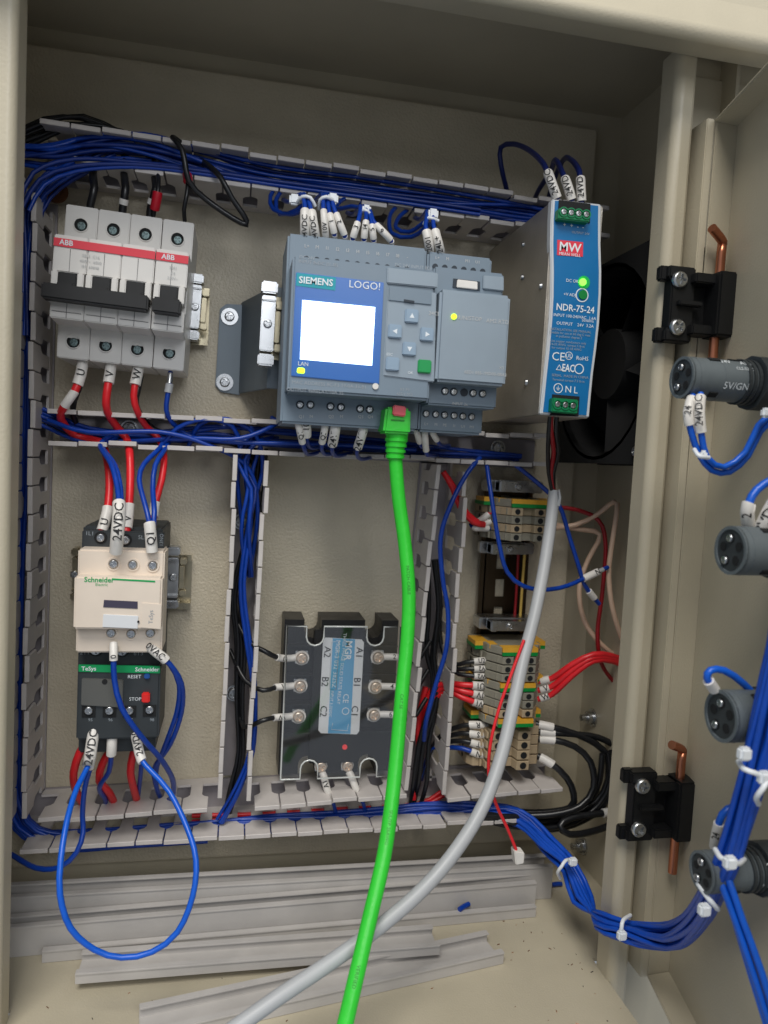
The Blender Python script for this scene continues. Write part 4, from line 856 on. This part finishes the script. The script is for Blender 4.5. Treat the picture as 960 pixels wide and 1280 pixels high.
tie([(450, 268, 88), (456, 262, 93), (463, 268, 92)], 'white cable tie over the middle group of sleeves', (458, 262, 90), hr=2.2)
tie([(530, 280, 88), (536, 272, 93), (548, 276, 92)], 'white cable tie over the last pair of sleeves', (541, 268, 90))
# controller wires, bottom
bots = [((372, 526), (380, 560), 'Q1', 1.9), ((383, 526), (384, 552), '10', 2.4), ((407, 528), (402, 560), 'Q2', 1.9), ((420, 530), (415, 562), '24VL', 2.7), ((455, 533), (446, 566), '24VQ', 2.5), ((521, 540), (526, 556), '', 1.7), ((531, 541), (533, 566), '', 1.8), ((541, 541), (548, 553), '', 1.7)]
for i, (a, b, s_, rr) in enumerate(bots):
    wire([(a[0], a[1]-8, 88), (a[0], a[1], 94), ((a[0]+b[0])/2, (a[1]+b[1])/2, 92), (b[0], b[1], 84), (b[0]+6, b[1]+8, 60), (b[0]+25, b[1]+4, 30)] if i < 5 else [(a[0], a[1]-6, 90), a+(92,), b+(84,), (b[0]+3, b[1]+3, 70), (b[0]+14, b[1]+4, 30)], 1.1, BLU, 'wire with white sleeve%s below the controller, %s from the left' % (' marked '+s_ if s_ else '', ords[i] if i else 'first'), [(5 if i < 5 else 3, 5+math.hypot(b[0]-a[0], b[1]-a[1])*.42, s_, SLV, rr)], 'sleeved wires below the logic controller')

# ---------------- network cable
t = thing('network_cable', 'bright green network cable hanging in front of the duct and relay', 'network cable', P(497, 540, 100))
part('plug', rect_px([(483, 508), (514, 511), (513, 543), (479, 541)], 96, 112), GRN, t, 1.2)
part('plug_latch', rect_px([(492, 506), (508, 508), (507, 521), (491, 519)], 110, 114), mat('pink_latch', (225, 90, 100), .4), t, .6)
part('clip_groove', rect_px([(489, 524), (506, 525), (505, 526.5), (489, 525.5)], 111, 112.4), mat('green_dark', (20, 120, 24), .5), t)
m = M(); b0 = toV([(496, 541, 104), (496, 548, 104), (494, 560, 104), (494, 574, 104)], 104); m.tube([b0[0], b0[1], b0[2], b0[3]], [6.0, 5.6, 4.8, 4.2], 16); bt = part('boot', m, GRN, t)
for k in range(4):
    y = 548+k*7; m = M(); c = V(P(495.5-k*.5, y, 104)); m.tube([c, c+Vector((0, 0, -1.5))], 5.9-k*.35, 16); part('boot_rib', m, GRN, bt)
gp = [(494, 570, 104), (498, 620, 104), (506, 680, 106), (511, 740, 110), (509, 800, 114), (503, 860, 120), (497, 930, 128), (490, 1000, 138), (480, 1070, 150), (464, 1140, 162), (450, 1200, 172), (435, 1265, 182), (420, 1330, 190)]
gpath = spline(toV(gp, 0), 6); jk = part('jacket', M().tube(gpath, 3.55, 16), GRN, t)
# faint print along the jacket
for k, s_ in enumerate(['PATCH CABLE', 'CAT.5E', 'SF/UTP 26AWG', 'VERIFIED', 'PATCH CABLE', 'CAT.5E 4PR', 'SF/UTP']):
    i = 10+k*9
    if i+2 < len(gpath):
        mid = gpath[i]; T = (gpath[i+1]-gpath[i-1]).normalized(); vw = (Vector((0, -D, 0))-mid).normalized(); nn = (vw-T*vw.dot(T)).normalized(); Wd = nn.cross(T).normalized()
        vs, fs = textmesh(s_, 0); mm = M(); mm.add([mid+nn*3.62+T*(v.x*2.3)+Wd*(v.y*2.3) for v in vs], fs); part('lettering', mm, mat('print_green', (30, 140, 30), .6) if k == 0 else bpy.data.materials['print_green'], jk)
# ---------------- grey supply cable
t = thing('supply_cable', 'thick light grey supply cable hanging from under the power supply', 'cable', P(693, 615, 70))
cp = [(693, 614, 66), (689, 650, 70), (680, 710, 78), (668, 770, 88), (655, 820, 96), (643, 875, 106), (628, 940, 118), (605, 1005, 130), (572, 1060, 140), (530, 1110, 148), (475, 1158, 156), (410, 1205, 164), (350, 1245, 172), (280, 1295, 180)]
jk = part('jacket', M().tube(spline(toV(cp, 0), 6), 3.45, 16), GRC, t)
part('cut_sheath', M().tube(toV([(698, 632, 70), (700, 622, 71), (699, 612, 72)], 0), [1.2, 1.0, .4], 6), GRC, t)
for i, (x, c_) in enumerate(((684, BLK), (693, BLK), (687, DRD))):
    part('core', M().tube(spline(toV([(x+4-i, 518, 100), (x+2, 540, 96), (x+(5 if i else 1), 565, 86), (x+(2 if i != 1 else -1), 590, 74), (691+i, 616, 66)], 0)), 1.35, 8), c_, t)
# supply top wires
for i, pp in enumerate([[(697, 250, 104), (690, 230, 104), (680, 206, 96), (662, 188, 70), (642, 180, 50), (626, 184, 38), (626, 205, 34), (632, 232, 26), (638, 256, 10)], [(715, 252, 104), (710, 234, 104), (703, 216, 98), (694, 200, 80), (688, 215, 60), (672, 240, 30), (664, 262, 10)], [(727, 254, 104), (726, 236, 104), (724, 214, 100), (714, 200, 84), (704, 200, 66), (690, 232, 34), (682, 264, 10)]]):
    wire(pp, 1.5, mat('navy_wire', (10, 28, 90), .4) if i == 0 else bpy.data.materials['navy_wire'], 'dark blue wire, white sleeve, on power supply top, %s' % ['left one with the wide arch', 'middle one', 'right one'][i], [(1, 13+(3 if i == 0 else 0), '24VDC'[0:4+(i == 0)], SLV, 2.5)], 'wires on top of the power supply')
# red signal wire with plug
t = wire([(655, 800, 96), (640, 840, 100), (624, 885, 104), (613, 930, 108), (611, 970, 110), (620, 1005, 112), (634, 1035, 112), (645, 1062, 112)], .9, RED, 'thin red wire with small white plug hanging by the grey cable', name='signal_wire')
part('plug', rect_px([(643, 1064), (656, 1066), (655, 1080), (645, 1082)], 108, 114), SLV, t, .5)

# ---------------- terminal side wires
wire([(600, 572, 40), (585, 590, 46), (566, 625, 50), (551, 670, 50), (553, 720, 50), (560, 765, 50), (558, 810, 50), (545, 855, 46), (533, 900, 40), (530, 925, 30)], 1.5, BLU, 'blue wire running down over the duct left of the terminal rail')
wire([(608, 578, 40), (614, 620, 52), (624, 680, 56), (634, 715, 56), (655, 733, 56), (685, 737, 56), (710, 732, 54), (728, 724, 52), (745, 716, 50), (760, 709, 48)], 1.4, BLU, 'blue wire hanging before the terminal rail with sleeve pointing up right', [(-20, -8, 'N', SLV, 2.4), (-8, -4, '', GRC, 1.5), (-4, 0, '', PIN, .6)])
wire([(640, 578, 40), (670, 602, 44), (698, 630, 48), (712, 672, 50), (724, 710, 52), (730, 730, 50), (740, 744, 48), (749, 755, 46)], 1.4, BLU, 'blue wire crossing from the middle duct to a sleeve pointing down right', [(-13, -6, '', SLV, 2.2), (-3, 0, '', PIN, .6)])
bundle([(553, 590), (565, 610), (575, 635), (592, 652), (606, 655)], 2, 1.9, RED, 'thick red wire reaching the upper terminal blocks from the left', 'red wires to the upper terminals', [2, 2, 2, 2, 1], 30, 21)
for i, (a, b) in enumerate((((598, 652), (614, 640)), ((600, 657), (616, 650)), ((594, 660), (620, 660)))):
    wire([(588, 655, 24), a+(28,), b+(28,)], 1.2, (RED, BLK, BLU)[i], 'short white sleeved wire at the upper terminals, %s one' % ['top', 'middle', 'bottom'][i], [(4, 14, '', SLV, 2.1)], 'sleeved wires at the upper terminals')
for i, pp in enumerate([[(694, 660, 24), (720, 656, 24), (745, 644, 30), (768, 627, 40), (771, 640, 44), (765, 680, 46), (761, 720, 46), (768, 770, 46), (790, 830, 40)], [(694, 656, 22), (720, 661, 22), (750, 668, 26), (735, 700, 26), (724, 735, 26), (730, 775, 26), (752, 806, 30), (785, 830, 30)]]):
    wire(pp, 1.7, PNK, 'pale pink wire looping on the right side wall, %s' % ['nearer one peaking at the post', 'farther one bowed to the left'][i])
wire([(694, 634, 24), (720, 637, 26), (748, 650, 30), (757, 680, 34), (753, 740, 36), (747, 790, 36), (752, 830, 34), (775, 862, 30)], 1.4, DRD, 'dark red wire looping down the right side wall')
for i in range(3):
    wire([(672, 852+i*11, 26), (690, 848+i*10, 30), (716, 830+i*7, 38), (742, 818+i*4, 42), (765, 820+i*3, 40), (795, 832+i*3, 34)], 2.0, RED, 'thick red wire leaving the lower terminals to the right, %s' % ['top one', 'middle one', 'bottom one'][i], [(2, 8, ['', 'V', 'W'][i], SLV, 2.6)], 'red wires right of the lower terminals')
for i in range(3):
    wire([(612, 857+i*12, 28), (598, 857+i*11, 32), (578, 856+i*8, 30), (560, 855+i*5, 24), (540, 862+i*7, 16), (524, 905, 10)], 1.9, RED, 'red wire with sleeve %s reaching the lower terminals from the left' % ['U1', 'V1', 'W1'][i], [(0, 4.5, '', RJB, 2.9), (4.5, 14, ['U1', '1V', 'W1'][i], SLV, 2.7)], 'red wires left of the lower terminals')
    wire([(612, 825+i*10, 28), (600, 826+i*9.5, 32), (582, 828+i*8, 30), (566, 830+i*4, 24), (552, 808, 16), (548, 760, 12)], 1.5, BLK, 'black wire with sleeve %s reaching the lower terminals from the left' % ['U2', 'V2', 'W2'][i], [(0, 3, '', GRC, 1.9), (3, 13, ['U2', 'V2', 'W2'][i], SLV, 2.2)], 'black wires left of the lower terminals')
for i in range(4):
    wire([(608, 907+i*12.5, 28), (596, 906+i*12, 31), (578, 907+i*9.5, 28), (556, 916+i*6, 20), (540, 935, 12), (526, 975, 10)], 1.6, BLK if i < 3 else BLU, '%s wire with sleeve %s on the wide beige terminals' % ('blue' if i == 3 else 'black', 'RSTN'[i]), [(0, 4, '', GRC, 2.0), (4, 13, 'RSTN'[i], SLV, 2.5)], 'mains wires left of the wide terminals')
BG = 'black wires right of the wide terminals'
R4 = [[(670, 905, 28), (690, 909, 32), (715, 916, 34), (745, 930, 36), (768, 952, 40), (800, 975, 40)], [(672, 914, 28), (692, 916, 32), (720, 918, 34), (748, 922, 34), (775, 935, 36), (800, 945, 36)], [(672, 924, 28), (692, 925, 33), (718, 933, 36), (738, 952, 40), (742, 985, 44), (725, 1008, 46), (690, 1018, 44), (640, 1020, 38)], [(672, 945, 28), (690, 955, 34), (708, 972, 38), (717, 992, 40), (712, 1010, 38), (670, 1016, 30), (620, 1012, 20)]]
for i, pp in enumerate(R4): wire(pp, 2.2, BLK, 'thick black wire leaving the wide terminals to the right, %s' % ['top one', 'second one', 'third one looping down', 'lowest one bending down'][i], [(2, 11, '', SLV, 2.9)], BG)
bundle([(755, 940), (757, 975), (745, 1003), (715, 1022), (680, 1030), (640, 1026), (600, 1018)], 5, 1.9, BLK, 'thick black wire curled above the lower right end of the bottom duct', 'curled black wires at the lower right', [6, 7, 7, 7, 6, 5, 4], 40, 31)
wire([(790, 1010, 44), (750, 1017, 46), (715, 1022, 46), (700, 1032, 48), (712, 1043, 50), (745, 1038, 46), (790, 1020, 40)], 2.2, BLK, 'black wire bent in a hairpin below the curled black wires', [(6, 22, '', SLV, 2.8)])
bundle([(540, 700), (545, 760), (540, 820), (545, 870), (530, 930), (525, 975), (515, 1020, 8)], 5, 1.5, BLK, 'black wire running down the duct left of the terminal rail', 'black wires in the terminal side duct', [4, 5, 5, 6, 5, 5, 4], 20, 32)
bundle([(535, 860), (525, 900), (525, 950), (518, 1000)], 2, 1.9, RED, 'red wire dropping into the duct beside the relay', 'red wires in the terminal side duct', 3, 16, 33)
# wires inside the mid right part of the rail
wire([(648, 690, 12), (646, 730, 12), (643, 775, 12)], 1.0, DRD, 'thin dark red wire behind the upright rail slots'); wire([(656, 690, 14), (653, 730, 14), (650, 775, 14)], 1.0, mat('yellow_wire', (215, 180, 90), .4), 'thin yellow wire behind the grey cable on the rail')

# ---------------- the bundle that leads to the door
DBp = [(600, 1016, 28), (650, 1025, 40), (682, 1055, 60), (712, 1085, 80), (728, 1125, 96), (755, 1152, 124), (778, 1164, 137), (800, 1168, 146), (838, 1170, 164), (868, 1150, 194), (893, 1108, 224), (912, 1065, 233), (930, 1005, 238), (948, 940, 242), (965, 870, 246), (985, 790, 250)]
bundle(DBp, 15, 1.35, BLD, 'blue wire in the tied bundle leading to the door', 'blue wires tied in the door bundle', [5, 6, 6, 4.5, 6, 6, 6, 6.5, 7, 6, 4.6, 4.6, 5, 5.5, 6, 7], 60, 41, flat=.8, wander=.45)
bundle([(893, 1080, 226), (905, 1105, 232), (922, 1150, 236), (945, 1215, 240), (972, 1300, 244)], 5, 1.35, BLU2, 'blue wire branching down to the lower edge of the door', 'blue wires branching down', [3, 3.2, 3, 4, 4], 60, 42, flat=.7, wander=.3)
def loop_tie(c, a, b, h, label, head):
    tie([(c[0]-a[0], c[1]-a[1], h), (c[0]-a[0]*.6+b[0], c[1]-a[1]*.6+b[1], h+6), (c[0]+b[0], c[1]+b[1], h+8), (c[0]+a[0]*.6+b[0], c[1]+a[1]*.6+b[1], h+6), (c[0]+a[0], c[1]+a[1], h)], label, head, r=1.0, hr=2.4)
loop_tie((708, 1086), (-8, 12), (-6, -3), 84, 'white cable tie on the bundle below the black wires', (716, 1077, 92))
loop_tie((785, 1160), (3, -16), (-8, 0), 140, 'white cable tie at the lowest bend of the bundle', (777, 1169, 148))
loop_tie((884, 1118), (-12, -14), (6, 10), 222, 'white cable tie by the lowest pilot lamp', (880, 1137, 230))
loop_tie((912, 1068), (18, 6), (0, 8), 236, 'big white cable tie where the bundle branches', (912, 1078, 246))
loop_tie((945, 960), (22, 8), (-2, 6), 244, 'white cable tie high on the door bundle', (930, 942, 250))
loop_tie((962, 985), (14, -20), (-8, 0), 246, 'white cable tie at the right edge of the picture', (955, 972, 252))
# lamp wires
wire([(866, 494, 190), (860, 515, 194), (864, 540, 194), (874, 568, 194), (890, 588, 194), (912, 590, 194), (935, 570, 196), (950, 540, 198), (975, 515, 200)], 1.35, BLU2, 'blue wire under the top pilot lamp, left one', [(2, 15, '24', SLV, 2.1)], 'blue wires on the pilot lamps')
wire([(876, 492, 192), (874, 515, 196), (877, 545, 196), (884, 572, 196), (905, 584, 196), (932, 565, 198), (948, 532, 200), (975, 508, 202)], 1.35, BLU2, 'blue wire under the top pilot lamp, right one with long sleeve', [(2, 18, '24VDC', SLV, 2.3)], 'blue wires on the pilot lamps')
tie([(868, 562, 198), (874, 570, 204), (886, 572, 202)], 'white cable tie on the top lamp wires', (879, 568, 200), hr=1.7)
tie([(952, 515, 204), (962, 520, 206), (970, 530, 204)], 'white cable tie beside the top pilot lamp', (957, 516, 206), hr=2)
wire([(936, 660, 220), (934, 640, 224), (940, 620, 224), (955, 605, 224), (985, 590, 226)], 1.6, BLU2, 'blue wire over the second pilot lamp, left one', [(1, 12, '2', SLV, 2.6)], 'blue wires on the pilot lamps')
wire([(948, 672, 222), (955, 655, 226), (968, 630, 228), (985, 610, 230)], 1.6, BLU2, 'blue wire over the second pilot lamp, right one', [(0, 18, '0VDC', SLV, 3.0)], 'blue wires on the pilot lamps')
wire([(893, 862, 224), (884, 848, 226), (888, 838, 226), (905, 838, 226), (930, 855, 226), (955, 885, 224), (965, 910, 220)], 1.45, BLU2, 'blue wire arching over the third pilot lamp', [(0, 6, '', SLV, 2.2)], 'blue wires on the pilot lamps')
wire([(938, 920, 224), (938, 935, 226), (932, 945, 226), (945, 955, 224)], 1.5, BLU2, 'short sleeved wire under the third pilot lamp', [(0, 9, '', SLV, 2.5)], 'blue wires on the pilot lamps')
wire([(893, 1058, 212), (896, 1040, 216), (903, 1018, 218), (918, 1008, 218), (935, 1012, 216)], 1.5, BLU2, 'blue wire arching over the lowest pilot lamp', [(0, 14, '24', SLV, 2.1)], 'blue wires on the pilot lamps')

# crumbs and clipped strands scattered over the cabinet floor
rd = random.Random(3); m = M()
for i in range(70):
    x, h = rd.uniform(-90, 205), rd.uniform(60, 160)
    if rd.random() < .45: x = rd.uniform(170, 208); h = rd.uniform(20, 160)
    a_ = rd.uniform(0, 3.14); l = rd.uniform(.3, 1.8); r_ = rd.uniform(.1, .26)
    m.cur = rd.choice([0, 0, 1, 2]); a = V((x, ZB+r_, h)); m.tube([a, a+Vector((math.cos(a_), math.sin(a_), 0))*l], r_, 5)
o = solo('floor_debris', m, [bpy.data.materials['rusty_steel'], INK, PIN], 'tiny crumbs and clipped strands scattered on the cabinet floor', 'debris', kind='stuff')
